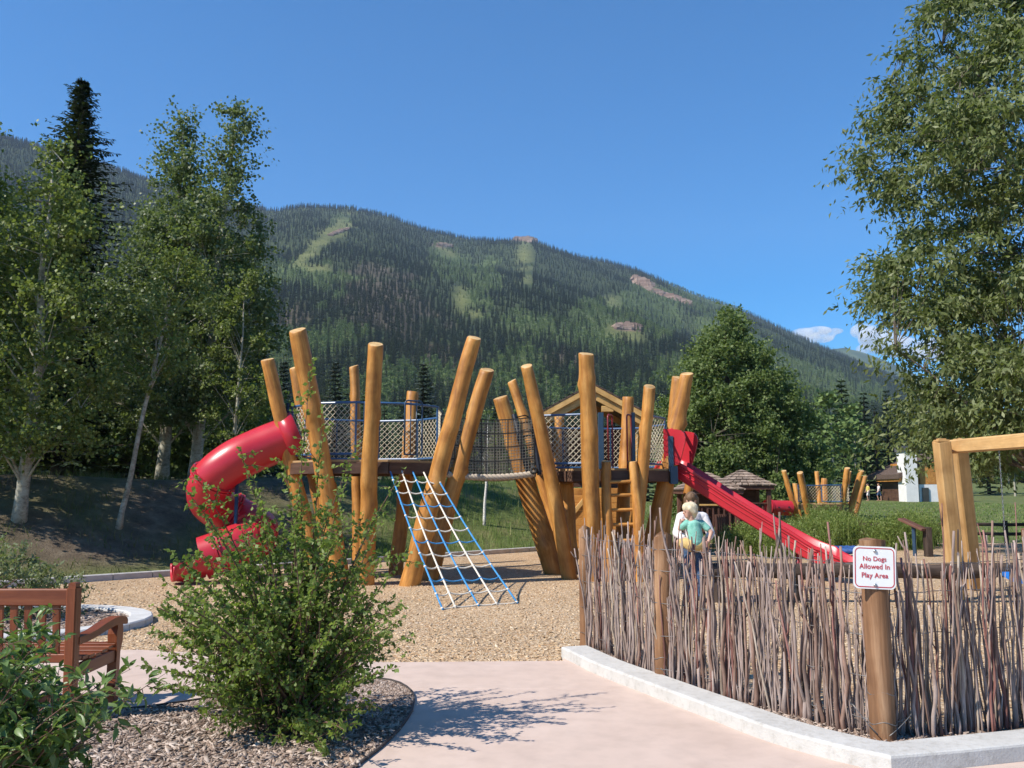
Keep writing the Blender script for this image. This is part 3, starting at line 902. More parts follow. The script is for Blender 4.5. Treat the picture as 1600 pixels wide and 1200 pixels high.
SPECS = [  # px, Y, kind, height : trees one can tell apart beyond the lawn and behind the towers
    (1245, 95, 'con', 11), (1262, 110, 'con2', 12), (1285, 100, 'con2', 12.5), (1300, 84, 'asp', 10.0), (1318, 92, 'con2', 13), (1335, 88, 'asp', 9.2), (1352, 96, 'con', 12), (1368, 86, 'con', 9.8), (1388, 98, 'con', 12.5), (1405, 108, 'con', 13), (1232, 82, 'asp', 8.0),
    (1470, 120, 'con', 12), (1500, 112, 'asp', 9), (1540, 118, 'con2', 11), (1580, 110, 'asp', 9), (1620, 112, 'con', 12), (1430, 125, 'con', 14),
    (1010, 80, 'con', 9), (1035, 88, 'con2', 10), (990, 95, 'asp', 8), (960, 100, 'con', 12), (925, 110, 'con2', 12), (890, 105, 'con', 11.5), (860, 95, 'con', 9), (830, 100, 'con', 10), (800, 92, 'asp', 7.5), (775, 88, 'con2', 8), (740, 84, 'con', 7.8), (700, 92, 'con', 9), (670, 100, 'con2', 9.5), (630, 96, 'con', 9.5), (600, 90, 'con', 8.5), (570, 98, 'con2', 10.5), (540, 105, 'con', 11), (500, 100, 'con', 10.5), (470, 110, 'con', 11.5), (430, 104, 'con2', 11), (400, 112, 'asp', 10)]
GL = {'con': ('dark conifer in the tree line at the foot of the mountain', 'conifers along the foot of the mountain'), 'con2': ('mid green conifer in the tree line at the foot of the mountain', 'mid green conifers along the foot of the mountain'),
      'asp': ('rounded light green tree in the tree line at the foot of the mountain', 'light green trees along the foot of the mountain')}
for i, (px, Y, kd, h) in enumerate(SPECS):
    x = (px - 800) / F * Y
    me = ME[kd][i % len(ME[kd])]
    o = link({'con': 'conifer_tree', 'con2': 'conifer_tree', 'asp': 'aspen_tree'}[kd], me, label=GL[kd][0], cat='tree', group=GL[kd][1])
    h0 = {'con': 18, 'con2': 16, 'asp': 12}[kd]
    s = h / h0
    o.location = (x, Y, H(x, Y)); o.scale = (s * 1.25, s * 1.25, s); o.rotation_euler = (0, 0, rd.uniform(0, 6.28))
    SRC.setdefault((kd, i % len(ME[kd])), o)
dead_tree = link('dead_tree', ME['dead'][0], label='bare grey-brown dead conifer among the tree line trees', cat='tree')
dead_tree.location = ((655 - 800) / F * 120, 120, H(-12, 120)); dead_tree.scale = (.8, .8, .8)
SRC[('dead', 0)] = dead_tree

# ---- the forest on the slope: instanced on points, one mass per kind of tree
def forest(name, pts, scl, src, label, cat):
    me = bpy.data.meshes.new(name)
    me.from_pydata([tuple(p) for p in pts], [], [])
    a = me.attributes.new('scl', 'FLOAT', 'POINT'); a.data.foreach_set('value', np.array(scl, np.float32))
    a = me.attributes.new('rot', 'FLOAT_VECTOR', 'POINT'); a.data.foreach_set('vector', np.column_stack([np.zeros((len(pts), 2)), np.random.default_rng(1).uniform(0, 6.28, len(pts))]).astype(np.float32).ravel())
    o = link(name, me, label=label, cat=cat, kind='stuff')
    ng = bpy.data.node_groups.new(name, 'GeometryNodeTree')
    ng.interface.new_socket('Geometry', in_out='INPUT', socket_type='NodeSocketGeometry')
    ng.interface.new_socket('Geometry', in_out='OUTPUT', socket_type='NodeSocketGeometry')
    gi = ng.nodes.new('NodeGroupInput'); go = ng.nodes.new('NodeGroupOutput')
    oi = ng.nodes.new('GeometryNodeObjectInfo'); oi.transform_space = 'ORIGINAL'; oi.inputs['Object'].default_value = src; oi.inputs['As Instance'].default_value = True
    ip = ng.nodes.new('GeometryNodeInstanceOnPoints')
    na = ng.nodes.new('GeometryNodeInputNamedAttribute'); na.data_type = 'FLOAT'; na.inputs['Name'].default_value = 'scl'
    nb = ng.nodes.new('GeometryNodeInputNamedAttribute'); nb.data_type = 'FLOAT_VECTOR'; nb.inputs['Name'].default_value = 'rot'
    er = ng.nodes.new('FunctionNodeEulerToRotation')
    L = ng.links.new
    L(gi.outputs[0], ip.inputs['Points']); L(oi.outputs['Geometry'], ip.inputs['Instance'])
    L(na.outputs['Attribute'], ip.inputs['Scale']); L(nb.outputs['Attribute'], er.inputs[0]); L(er.outputs[0], ip.inputs['Rotation'])
    L(ip.outputs[0], go.inputs[0])
    md = o.modifiers.new('forest', 'NODES'); md.node_group = ng
    return o
rf = random.Random(77)
pools = {k: ([], []) for k in SRC}
Yf = 1.0
tries = 0
# rows up the slope; spacing grows with distance as the photograph stops telling the trees apart
t = -.08
while t < 1.035:
    Yrow = Y0 * (1900 / Y0) ** t
    spm = 3.0 + Yrow * .0012            # metres between trees in a row
    dpx = spm / Yrow * F
    px = -260 + rf.uniform(0, dpx)
    while px < 1780:
        tt = t + rf.uniform(-.006, .006)
        if tt < 1.01 or rf.random() < .5:
            p = mount(px + rf.uniform(-.4, .4) * dpx, min(tt, 1.0))
            q = py_of(p)
            z = zone(q[0], q[1] - 6)
            kd = None
            if z == 'conifer': kd = 'con' if rf.random() < .8 else ('con2' if rf.random() < .7 else ('asp' if rf.random() < .5 else 'dead'))
            elif z == 'aspen': kd = 'asp' if rf.random() < .68 else ('con2' if rf.random() < .6 else 'con')
            elif z == 'dead': kd = 'dead' if rf.random() < .2 else ('con' if rf.random() < .6 else 'con2')
            elif z == 'meadow': kd = 'asp' if rf.random() < .4 else ('con' if rf.random() < .08 else None)
            elif z == 'rock': kd = 'con' if rf.random() < .25 else None
            if kd:
                key = (kd, rf.randrange(len(ME[kd])))
                if key not in pools: key = (kd, 0)
                pools[key][0].append(p - Vector((0, 0, .5)))
                pools[key][1].append(rf.uniform(.5, 1.1) * (.9 if kd != 'asp' else .95) * (.95 - .3 * min(1, max(0, tt)) + (.22 * rf.random() if tt > .97 else 0)) * (rf.uniform(.25, .6) if z == 'meadow' else 1))
        px += dpx
    t += (.0105 if t < .4 else .0075 if t < .7 else .006)
FN = {'con': ('conifer_forest', 'dark conifer forest covering the mountain slope', 'forest'), 'con2': ('green_conifer_forest', 'mid green conifers mixed through the mountain forest', 'forest'),
      'asp': ('aspen_forest', 'light green aspen groves on the mountain slope', 'forest'), 'dead': ('dead_forest', 'grey brown beetle-killed stand on the mountain slope', 'forest')}
for key, (pp, ss) in pools.items():
    if pp: forest(FN[key[0]][0], pp, ss, SRC[key], FN[key[0]][1], FN[key[0]][2])
print('FOREST', {k: len(v[0]) for k, v in pools.items()})

# rock bands on the slope
M_rock = surf('red_sandstone', [(.3, (.22, .13, .095)), (.5, (.36, .25, .195)), (.7, (.5, .38, .31))], scale=.05, vscale=(.3, .3, 3), rough=1, bstr=1, bscale=.5, bdist=2, spec=.1)
def t_for(px, py):
    lo, hi = 0., 1.
    for _ in range(24):
        m_ = (lo + hi) / 2
        if py_of(mount(px, m_))[1] > py: lo = m_
        else: hi = m_
    return lo
for i, (px0, px1, py0, py1, hh, lab) in enumerate([(804, 838, 376, 377, 13, 'red rock band crowning the ridge top'), (996, 1024, 442, 456, 20, 'largest red cliff on the right shoulder of the mountain'), (1028, 1084, 458, 478, 11, 'thin red ledge running right of the largest cliff'), (680, 702, 384, 386, 8, 'small red outcrop above the middle aspen grove'), (966, 1002, 514, 514, 7, 'low pale rock ledge below the largest cliff'), (506, 536, 368, 358, 5, 'pale ledge beside the left meadow strip')]):
    r = random.Random(i); mb = MB()
    n = int((px1 - px0) / 2.4) + 3
    for k in range(n):
        for lay in range(3):
            f = (k + r.uniform(-.3, .3)) / (n - 1); px = px0 + (px1 - px0) * f; py = py0 + (py1 - py0) * f
            p = mount(px, t_for(px, py))
            w = (px1 - px0) / n / F * p.y * r.uniform(2.6, 4.2); h = hh / 3 * r.uniform(.7, 1.5) * (1 - 1.2 * abs(f - .5))
            M = Matrix.Rotation(r.uniform(-.3, .3), 3, 'Z') @ Matrix.Rotation(r.uniform(-.08, .08), 3, 'Y')
            mb.box(p + Vector((0, 4 + lay * 3 + r.uniform(-2, 2), hh / 3 * lay * r.uniform(.8, 1.2))), (w, 16, h * 1.7), M, bev=h * .16)
    mb.tube([mount(px0 + (px1 - px0) * q / 12, t_for(px0 + (px1 - px0) * q / 12, py0 + (py1 - py0) * q / 12)) + Vector((0, 6, 0)) for q in range(13)], hh * .4, 8)
    mb.build('rock_outcrop', M_rock, label=lab, cat='rock')
# ================================================================== PLAY TOWERS
M_log = wood('honey_log', (.27, .105, .022), (.49, .225, .05), (.62, .34, .10), rough=.52, zs=.13, k=.8, spec=.35, bstr=.3, per_obj=.12)
M_logend = wood('log_end', (.42, .25, .10), (.58, .39, .18), (.66, .48, .25), rough=.8, zs=1, bstr=.4)
M_beam = wood('brown_stained_beam', (.055, .028, .018), (.10, .055, .036), (.145, .085, .058), rough=.6, bstr=.25)
M_plank = wood('tan_plank', (.36, .22, .10), (.48, .31, .15), (.56, .38, .2), rough=.7)
M_blue = plain('blue_painted_pipe', (.035, .10, .22), .35, spec=.5, var=.1)
M_navy = plain('dark_blue_post', (.025, .055, .10), .4, spec=.5)
M_blackpipe = plain('black_pipe', (.018, .02, .028), .4, spec=.5)
M_redpipe = plain('dark_red_pipe', (.22, .02, .03), .4, spec=.5)
M_net = plain('cream_net_cord', (.50, .44, .32), .9, var=.2, scale=30)
M_blacknet = plain('dark_net_cord', (.04, .038, .035), .9, var=.2)
M_greynet = plain('grey_net_cord', (.20, .185, .15), .9, var=.25, scale=30)
M_fatrope = plain('tan_rope', (.42, .35, .27), .95, var=.2, scale=40)
M_whiterope = plain('white_rope', (.66, .6, .5), .9, var=.15, scale=40)
M_bluerope = plain('blue_rope', (.05, .24, .48), .8, var=.15, scale=40)
def red_plastic(name, col):
    return surf(name, [(.3, tuple(c * .88 for c in col)), (.7, tuple(c * 1.1 for c in col))], scale=2.5, rough=.34, bstr=.06, bscale=60, spec=.5)
M_red = red_plastic('red_plastic', (.46, .020, .032))

def log(parent, top, bot, r0, r1, seed, name='log', knots=3):
    """debarked pole from its foot (radius r1) to its sawn top (radius r0)"""
    a, b = Vector(bot), Vector(top)
    a = a - (b - a).normalized() * .12
    L = (b - a).length; n = int(L / .11) + 2
    rd_ = random.Random(seed)
    off = Vector((rd_.uniform(-1, 1), rd_.uniform(-1, 1), 0)) * .035
    path, rad = [], []
    kn = [(rd_.uniform(.15, .9), rd_.uniform(0, 6.28), rd_.uniform(.16, .36)) for _ in range(knots + 2)]
    for i in range(n):
        f = i / (n - 1)
        path.append(a.lerp(b, f) + off * math.sin(f * math.pi) + Vector((noise.noise((f * 5, seed, 1)), noise.noise((f * 5, seed, 2)), 0)) * .012)
        rad.append((r1 + (r0 - r1) * f) * (1 + .05 * noise.noise((f * L * 1.6, seed, 3))))
    axis_ = (b - a).normalized()
    path.append(path[-1] + axis_ * .016); rad.append(rad[-1] * .93)
    fl = rd_.uniform(0, 6.28)
    def jit(i, an, l):
        f = l / L; k = 1 + .075 * noise.noise((math.cos(an) * 1.2, math.sin(an) * 1.2, l * 1.1 + seed)) + .035 * noise.noise((math.cos(an) * 3, math.sin(an) * 3, l * 4 + seed))
        for (kf, ka, ks) in kn:
            dd = ((f - kf) * L / .10) ** 2; da = math.cos(an - ka)
            k += ks * math.exp(-dd) * max(0, da) ** 4
        return k
    mb = MB(); mb.tube(path, rad, 18, True, jit, capmat=1, seed=seed * .37)
    # the sawn end is cut on a slant
    sl = Vector((rd_.uniform(-.8, .5), -1, 0)).normalized() * math.tan(R(rd_.uniform(14, 26)))
    m_ = len(path)
    for rg in (m_ - 2, m_ - 1):
        for k in range(18):
            v = Vector(mb.v[rg * 18 + k]); off = v - path[rg]; mb.v[rg * 18 + k] = tuple(v - axis_ * off.dot(sl))
    return mb.build(name, [M_log, M_logend], parent, True, sharp=50)

def net_cords(mb, A, B, z0, z1, cell, r, diag=True, sag=0.0, taper=None):
    """net between two upright lines A (x,y) and B; sag lowers the middle"""
    A, B = Vector((A[0], A[1], 0)), Vector((B[0], B[1], 0)); W = (B - A).length; Hh = z1 - z0
    def P(u, v):
        z = z0 + v * Hh - sag * math.sin(math.pi * u)
        return A + (B - A) * u + Vector((0, 0, z))
    nu, nv = max(2, round(W / cell)), max(2, round(Hh / cell))
    nrm = (B - A).cross(Vector((0, 0, 1))).normalized()
    def seg(p, q, k):
        mb.tube([p + nrm * k, q + nrm * k], r, 3, cap=False)
    if diag:
        for i in range(-nv, nu + 1):
            for sgn in (1, -1):
                pts = []
                for j in range(nv + 1):
                    u = (i + j if sgn > 0 else i + nv - j)
                    if 0 <= u <= nu: pts.append(P(u / nu, j / nv))
                if len(pts) > 1: mb.tube([p + nrm * (.004 * sgn) for p in pts], r, 3, cap=False)
    else:
        for i in range(nu + 1): mb.tube([P(i / nu, j / 3) for j in range(4)], r, 3, cap=False)
        for j in range(nv + 1): mb.tube([P(i / 8, j / nv) for i in range(9)], r, 3, cap=False)

def net_panel(parent, A, B, z0, z1, mat=None, cell=.115, railmat=None, r=.0062, rr=.021):
    rails = MB()
    a0, b0 = Vector((A[0], A[1], z0)), Vector((B[0], B[1], z0)); a1, b1 = Vector((A[0], A[1], z1)), Vector((B[0], B[1], z1))
    rails.tube([a0, b0], rr, 8); rails.tube([a1, b1], rr, 8); rails.tube([a0, a1], rr * .85, 8); rails.tube([b0, b1], rr * .85, 8)
    f = rails.build('rail_frame', railmat or M_blue, parent, True, sharp=40)
    mb = MB(); net_cords(mb, A, B, z0, z1, cell, r)
    mb.build('net', mat or M_net, f)

def deck(parent, C, rx, ry, z, sides=8, rot=.39):
    poly = [(C[0] + rx * math.cos(rot + 2 * math.pi * i / sides), C[1] + ry * math.sin(rot + 2 * math.pi * i / sides)) for i in range(sides)]
    # floor boards clipped to the polygon
    y = C[1] - ry
    while y < C[1] + ry:
        p = clip(clip(poly, 0, -1, -y - .004), 0, 1, y + .136)
        if len(p) > 2: sheet('floor_board', p, z, M_plank, thick=.035, parent=parent, kind=None)
        y += .14
    for i in range(sides):
        a, b = poly[i], poly[(i + 1) % sides]
        mb = MB(); mb.beam((a[0], a[1], z - .145), (b[0], b[1], z - .145), .06, .2, bev=.006)
        mb.build('rim_beam', M_beam, parent)
    return poly

# ---------------- first (left) tower
C1 = (-2.72, 16.35); Z1 = 2.15
tw1 = empty('log_play_tower', (C1[0], C1[1], 0), 'log play tower with splayed honey-coloured poles that the red tube slide leaves', 'play tower')
LOGS1 = [((418, 563), 15.6, (500, 903), 15.9, .122, .15), ((465, 517), 14.6, (532, 910), 15.2, .15, .165), ((461, 575), 17.2, (522, 896), 16.9, .12, .14), ((587, 539), 14.5, (573, 906), 15.2, .128, .145),
         ((553, 573), 18.4, (560, 884), 17.8, .1, .12), ((645, 613), 18.0, (618, 891), 17.0, .122, .14), ((741, 529), 14.9, (640, 911), 15.1, .128, .18), ((761, 579), 16.2, (670, 897), 16.0, .14, .165)]
for i, (tp, yt, bt, yb, r0, r1) in enumerate(LOGS1):
    t_ = at(*tp, yt); b_ = at(*bt, yb); b_.z = 0
    log(tw1, t_, b_, r0, r1, i + 1, knots=6 if i == 1 else 3)
P1 = deck(tw1, C1, 1.52, 1.42, Z1)
def ring1(a, r=1.36): return (C1[0] + r * 1.05 * math.cos(a), C1[1] + r * .97 * math.sin(a))
AN = [R(d) for d in (-195, -158, -122, -90, -52, -20, 20, 55, 90, 125, 158)]
zt, zb = Z1 + 1.0, Z1 + .1
for (i, j) in ((1, 2), (2, 3), (5, 6), (6, 7), (7, 8), (8, 9), (9, 10)):
    back = i >= 6
    net_panel(tw1, ring1(AN[i]), ring1(AN[j]), zb, zt - (.12 if back else 0), railmat=M_blue)
# the top rail over the net opening and its hand loops
mb = MB(); mb.tube([Vector((*ring1(AN[3]), zt)), Vector((*ring1(AN[4]), zt)), Vector((*ring1(AN[5]), zt))], .021, 8)
mb.build('rail_frame', M_blue, tw1, True)
def loop(parent, A, B, z0, z1, mat, bars=1):
    A, B = Vector((A[0], A[1], 0)), Vector((B[0], B[1], 0)); zz = Vector((0, 0, 1)); c = .06
    mb = MB(); d = (B - A).normalized()
    mb.tube([A + zz * z0, A + zz * (z1 - c), A + d * c * .3 + zz * (z1 - c * .3), A + d * c + zz * z1, B - d * c + zz * z1, B - d * c * .3 + zz * (z1 - c * .3), B + zz * (z1 - c), B + zz * z0, A + zz * z0], .016, 8)
    for k in range(1, bars + 1):
        p = A.lerp(B, k / (bars + 1)); mb.tube([p + zz * z0, p + zz * z1], .012, 6)
    mb.build('hand_loop', mat, parent, True)
a, b = Vector(ring1(AN[3] + .1)), Vector(ring1(AN[3] + .27)); loop(tw1, a, b, Z1 + .12, zt + .02, M_navy, 2)
a, b = Vector(ring1(AN[4] - .05)), Vector(ring1(AN[4] + .22)); loop(tw1, a, b, Z1 + .1, zt + .06, M_navy, 2)
# slide entry frame on the left side
ent = [at(449, 632, 15.75), at(454, 716, 15.75)]
mb = MB()
for dy in (0, .82):
    mb.tube([ent[0] + Vector((0, dy, 0)), ent[1] + Vector((.02, dy, 0))], .03, 8)
mb.tube([ent[0], ent[0] + Vector((0, .82, 0))], .03, 8)
mb.build('entry_frame', M_blackpipe, tw1, True)

# ---------------- red tube slide
ts = empty('tube_slide', at(300, 905, 15.2) * 1, 'red plastic spiral tube slide dropping from the log tower', 'slide')
ts.location.z = 0
path = catmull([(-4.05, 15.95, 2.62), (-4.55, 15.82, 2.40), (-5.05, 15.66, 2.12), (-5.42, 15.68, 1.78), (-5.52, 16.0, 1.42), (-5.2, 16.38, 1.14), (-4.75, 16.25, .93), (-4.72, 15.85, .76), (-5.05, 15.62, .58), (-5.45, 15.5, .43)], 6)
mb = MB(); mb.tube(path, .385, 28, cap=False)
mb.tube([p + Vector((0, 0, 0)) for p in path], .368, 28, cap=False)
mb.build('tube', M_red, ts, True)
for k in (17, 29, 40, 50):
    k = min(k, len(path) - 2); d = (path[k + 1] - path[k]).normalized()
    for s in (-.028, .028):
        c = path[k] + d * s; mb = MB(); mb.tube([c - d * .024, c - d * .016, c + d * .016, c + d * .024], [.39, .43, .43, .39], 28, cap=False)
        f = mb.build('flange', M_red, ts, True, sharp=40)
    # bolts on the flange
    X = d.orthogonal().normalized(); Yv = d.cross(X)
    for q in range(12):
        an = 2 * math.pi * q / 12; c = path[k] + (X * math.cos(an) + Yv * math.sin(an)) * .412
        mb = MB(); mb.tube([c - d * .065, c + d * .065], .012, 6)
        mb.build('bolt', plain('galvanised_steel', (.4, .41, .42), .4, metal=.8), ts)
e = path[-1]
mb = MB()
pr = [(math.cos(a_) * .36, math.sin(a_) * .32) for a_ in [math.pi + math.pi * i / 12 for i in range(13)]]
pts = [Vector((-5.40, 15.5, .44)), Vector((-5.62, 15.4, .36)), Vector((-5.88, 15.27, .33))]
dd = Vector((-.9, -.42, 0)).normalized(); sd = Vector((dd.y, -dd.x, 0))
for k_, (off, sc_) in enumerate(((0, 1.0), (.018, 1.06))):
    vs = [p + sd * u * sc_ + Vector((0, 0, w * sc_ * (1 if i < 2 else .8) + (.0))) for i, p in enumerate(pts) for (u, w) in pr]
    m_ = len(pr)
    mb.add(vs, [(i * m_ + k, i * m_ + k + 1, (i + 1) * m_ + k + 1, (i + 1) * m_ + k) for i in range(2) for k in range(m_ - 1)])
mb.tube([pts[2] + sd * u * 1.03 + Vector((0, 0, w * .82)) for (u, w) in pr], .025, 8)
mb.build('exit_lip', M_red, ts, True)
# entry hood
ax = (path[1] - path[0]).normalized()
mb = MB(); mb.tube([path[0] - ax * .12, path[0] - ax * .10, path[0] + ax * .16, path[0] + ax * .18], [.40, .46, .46, .39], 28, cap=False)
mb.build('entry_hood', M_red, ts, True)
mb = MB()
for p, x in ((path[12], .1), (path[33], 0)):
    mb.tube([Vector((p.x + x, p.y, -.1)), Vector((p.x + x, p.y, p.z - .36))], .035, 8)
mb.build('support_post', M_navy, ts, True)

# ---------------- climbing net
cn = empty('climbing_net', gnd(750, 948), 'sloping blue and white rope climbing net from the tower deck to the chips', 'climbing net')
tops = [at(610, 737, 14.98), at(628, 736, 14.97), at(645, 737, 14.97), at(662, 738, 14.98), at(680, 741, 15.0)]
bots = [gnd(692, 953, .01), gnd(712, 950, .01), gnd(748, 947, .01), gnd(777, 945, .01), gnd(809, 943, .01)]
def cnp(k, f):
    p = tops[k].lerp(bots[k], f); p.z -= .10 * math.sin(math.pi * f) * (1 - .2 * abs(k - 2)); p.z = max(p.z, .012)
    return p
for k in range(5):
    mb = MB(); mb.tube([cnp(k, i / 14) for i in range(15)], .0145, 6)
    mb.build('rope', M_bluerope if k % 2 == 0 else M_whiterope, cn, True)
for q in range(11):
    f = .07 + .092 * q
    pts = []
    for k in range(4):
        a_, b_ = cnp(k, min(1, f)), cnp(k + 1, min(1, f + .004 * math.sin(q * 3 + k)))
        for s in range(4):
            u = s / 4; p = a_.lerp(b_, u); p.z = max(.012, p.z - .03 * math.sin(math.pi * u)); pts.append(p)
    pts.append(cnp(4, min(1, f)))
    mb = MB(); mb.tube(pts, .0125, 6)
    for k in range(5): 
        c = cnp(k, min(1, f)); mb.tube([c - Vector((.022, 0, 0)), c, c + Vector((.022, 0, 0))], [.012, .024, .012], 6)
    mb.build('rung', M_bluerope if q in (2, 5, 8) else M_whiterope, cn, True)

# ---------------- second (right) tower
C2 = (2.0, 17.55); Z2 = 2.03
tw2 = empty('log_play_tower', (C2[0], C2[1], 0), 'log play tower with a pole ladder and the straight red slide', 'play tower')
LOGS2 = [((782, 622), 17.3, (868, 894), 17.2, .15, .22), ((800, 596), 18.7, (884, 886), 18.0, .1, .12), ((823, 573), 15.9, (890, 898), 16.2, .112, .15), ((916, 554), 15.6, (926, 900), 15.9, .145, .165),
         ((982, 621), 19.2, (970, 881), 18.6, .13, .14), ((1015, 605), 16.0, (985, 894), 16.2, .11, .125), ((1073, 585), 16.9, (1010, 896), 16.9, .125, .2), ((1060, 591), 17.9, (1032, 890), 17.8, .13, .14),
         ((874, 652), 19.3, (872, 881), 18.8, .105, .12)]
for i, (tp, yt, bt, yb, r0, r1) in enumerate(LOGS2):
    t_ = at(*tp, yt); b_ = at(*bt, yb); b_.z = 0
    log(tw2, t_, b_, r0, r1, i + 21, knots=4)
b_ = at(893, 890, 17.4); b_.z = 0
log(tw2, Vector((b_.x - .08, 17.45, Z2 - .25)), b_, .14, .15, 41)
b_ = at(1050, 886, 18.5); b_.z = 0
log(tw2, at(1078, 752, 18.4), b_, .09, .11, 42)
P2d = deck(tw2, C2, 1.36, 1.5, Z2)
def pxXY(px, Y): return ((px - 800) / F * Y * .9935, Y)
z0, z1 = Z2 + .09, Z2 + 1.0
for A, B, dz in (((848, 16.35), (915, 16.05), 0), ((1008, 16.2), (1041, 17.0), 0), ((835, 18.6), (880, 19.0), -.05), ((880, 19.0), (955, 19.15), -.05), ((955, 19.15), (1010, 18.9), -.05), ((838, 16.5), (832, 18.4), -.02), ((1010, 18.9), (1042, 18.2), -.03)):
    net_panel(tw2, pxXY(*A), pxXY(*B), z0, z1 + dz)
mb = MB()
for px in (940, 991):
    p = pxXY(px, 16.15); mb.box((p[0], p[1], (Z2 + z1 + .03) / 2), (.1 if px < 960 else .06, .08, z1 - Z2 + .05), bev=.006)
mb.build('gate_post', M_navy, tw2)
for px in (951, 981):
    A, B = pxXY(px, 16.08), pxXY(px + 7, 16.3); loop(tw2, A, B, Z2 - .02, z1, M_redpipe, 0)
# the pole ladder
for (a, b, s) in (((947, 722), (954, 893), 51), ((988, 722), (1000, 893), 52)):
    b_ = at(*b, 15.75); b_.z = 0
    log(tw2, at(*a, 16.0), b_, .085, .1, s, 'ladder_pole', 1)
for k, y in enumerate((753, 774, 797, 820, 845, 870)):
    mb = MB(); mb.tube([at(952 + k, y, 15.92), at(993 + k * 1.2, y - 1, 15.92)], .032, 10)
    mb.build('ladder_rung', M_log, tw2, True, sharp=50)
mb = MB(); mb.beam((P2d[5][0] + .2, 16.2, Z2 - .05), (P2d[7][0] - .2, 16.2, Z2 - .05), .14, .04)

# ---------------- rope net bridge between the towers
br = empty('rope_bridge', (-.4, 16.4, 0), 'dark net rope bridge hung between the two log towers', 'rope bridge')
A1, B1 = (-1.32, 16.0), (.42, 16.35); A2, B2_ = (-1.25, 16.95), (.46, 17.35)
for (A, B) in ((A1, B1), (A2, B2_)):
    mb = MB(); net_cords(mb, A, B, 1.98, 3.0, .055, .0062, False, .07); mb.build('net_side', M_greynet, br)
    mb = MB(); net_cords(mb, A, B, 1.97, 3.0, .25, .0125, False, .07); mb.build('grid_rope', M_blacknet, br)
    mb = MB(); Av, Bv = Vector((*A, 1.93)), Vector((*B, 1.93)); n = 60
    for ph in range(3):
        pts = []
        for i in range(n + 1):
            u = i / n; c = Av.lerp(Bv, u) - Vector((0, 0, .07 * math.sin(math.pi * u))); an = u * 44 + ph * 2.094
            pts.append(c + Vector((0, math.cos(an) * .03, math.sin(an) * .03)))
        mb.tube(pts, .036, 7)
    mb.build('edge_rope', M_fatrope, br, True)
mb = MB()
for i in range(17):
    u = i / 16; a = Vector((*A1, 1.95)).lerp(Vector((*B1, 1.95)), u); b = Vector((*A2, 1.95)).lerp(Vector((*B2_, 1.95)), u)
    s = Vector((0, 0, .07 * math.sin(math.pi * u))); mb.tube([a - s, (a + b) / 2 - s * 1.3, b - s], .03, 6)
mb.build('tread_rope', M_blacknet, br, True)
for (t_, b_, w) in (((803, 648, 16.9), (826, 742, 16.5), .05), ((829, 640, 16.45), (843, 742, 16.35), .045), ((722, 640, 16.1), (697, 742, 15.95), .028)):
    mb = MB(); mb.tube([at(*t_), at(*b_)], w, 8); 
    mb.build('end_post', M_blackpipe if w > .03 else M_navy, br, True, sharp=50)
mb = MB()   # lashings where the bridge is tied to the right tower
for i in range(9):
    c = at(812 + i * 2.5, 652 + i * 10.5, 16.6)
    mb.tube([c + Vector((-.07, .02, 0)), c + Vector((.1, -.1, .03)), c + Vector((.22, -.05, -.02))], .012, 5)
for q in range(14):
    an = q * 2.4; c = at(834, 735, 16.3); mb.tube([c + Vector((math.cos(an) * .07, -.06, math.sin(an) * .06)), c + Vector((math.cos(an + 2) * .08, -.03, math.sin(an + 2) * .07))], .014, 5)
mb.build('lashing', M_blacknet, br, True)

# ---------------- straight red slide
ss = empty('straight_slide', (gnd(1330, 893).x, 15.1, 0), 'straight open red slide running down to the chips from the second tower', 'slide')
sp = catmull([at(1050, 741, 17.2), at(1062, 743, 17.1), at(1150, 800, 16.55), at(1230, 848, 16.1), at(1268, 869, 15.85), at(1297, 880, 15.6), at(1336, 888, 15.3)], 6)
def trough(path, w, h, th):
    mb = MB(); prof = [(-w, h), (-w - .03, h - .012), (-w - .03, h - .05), (-w - .005, h - .055), (-w + .03, -.02), (-w + .07, -.045), (w - .07, -.045), (w - .03, -.02), (w + .005, h - .055), (w + .03, h - .05), (w + .03, h - .012), (w, h), (w - .02, h - .02), (w - .06, .04), (w - .12, .0), (-w + .12, .0), (-w + .06, .04), (-w + .02, h - .02)]
    m_ = len(prof); vs = []; gr = []
    for i, p in enumerate(path):
        d = (path[min(i + 1, len(path) - 1)] - path[max(0, i - 1)]); d.normalize()
        s = Vector((0, 0, 1)).cross(d).normalized(); u = d.cross(s)
        fl = 1 if i < len(path) - 8 else 1 - .08 * (i - len(path) + 8)
        vs += [p + s * a_ + u * (b_ * (fl if b_ > 0 else 1)) for a_, b_ in prof]
    fs = [(i * m_ + k, i * m_ + (k + 1) % m_, (i + 1) * m_ + (k + 1) % m_, (i + 1) * m_ + k) for i in range(len(path) - 1) for k in range(m_)]
    fs += [tuple(range(m_ - 1, -1, -1)), tuple((len(path) - 1) * m_ + k for k in range(m_))]
    mb.add(vs, fs); return mb
trough(sp, .27, .27, .03).build('chute', M_red, ss, True, sharp=35)
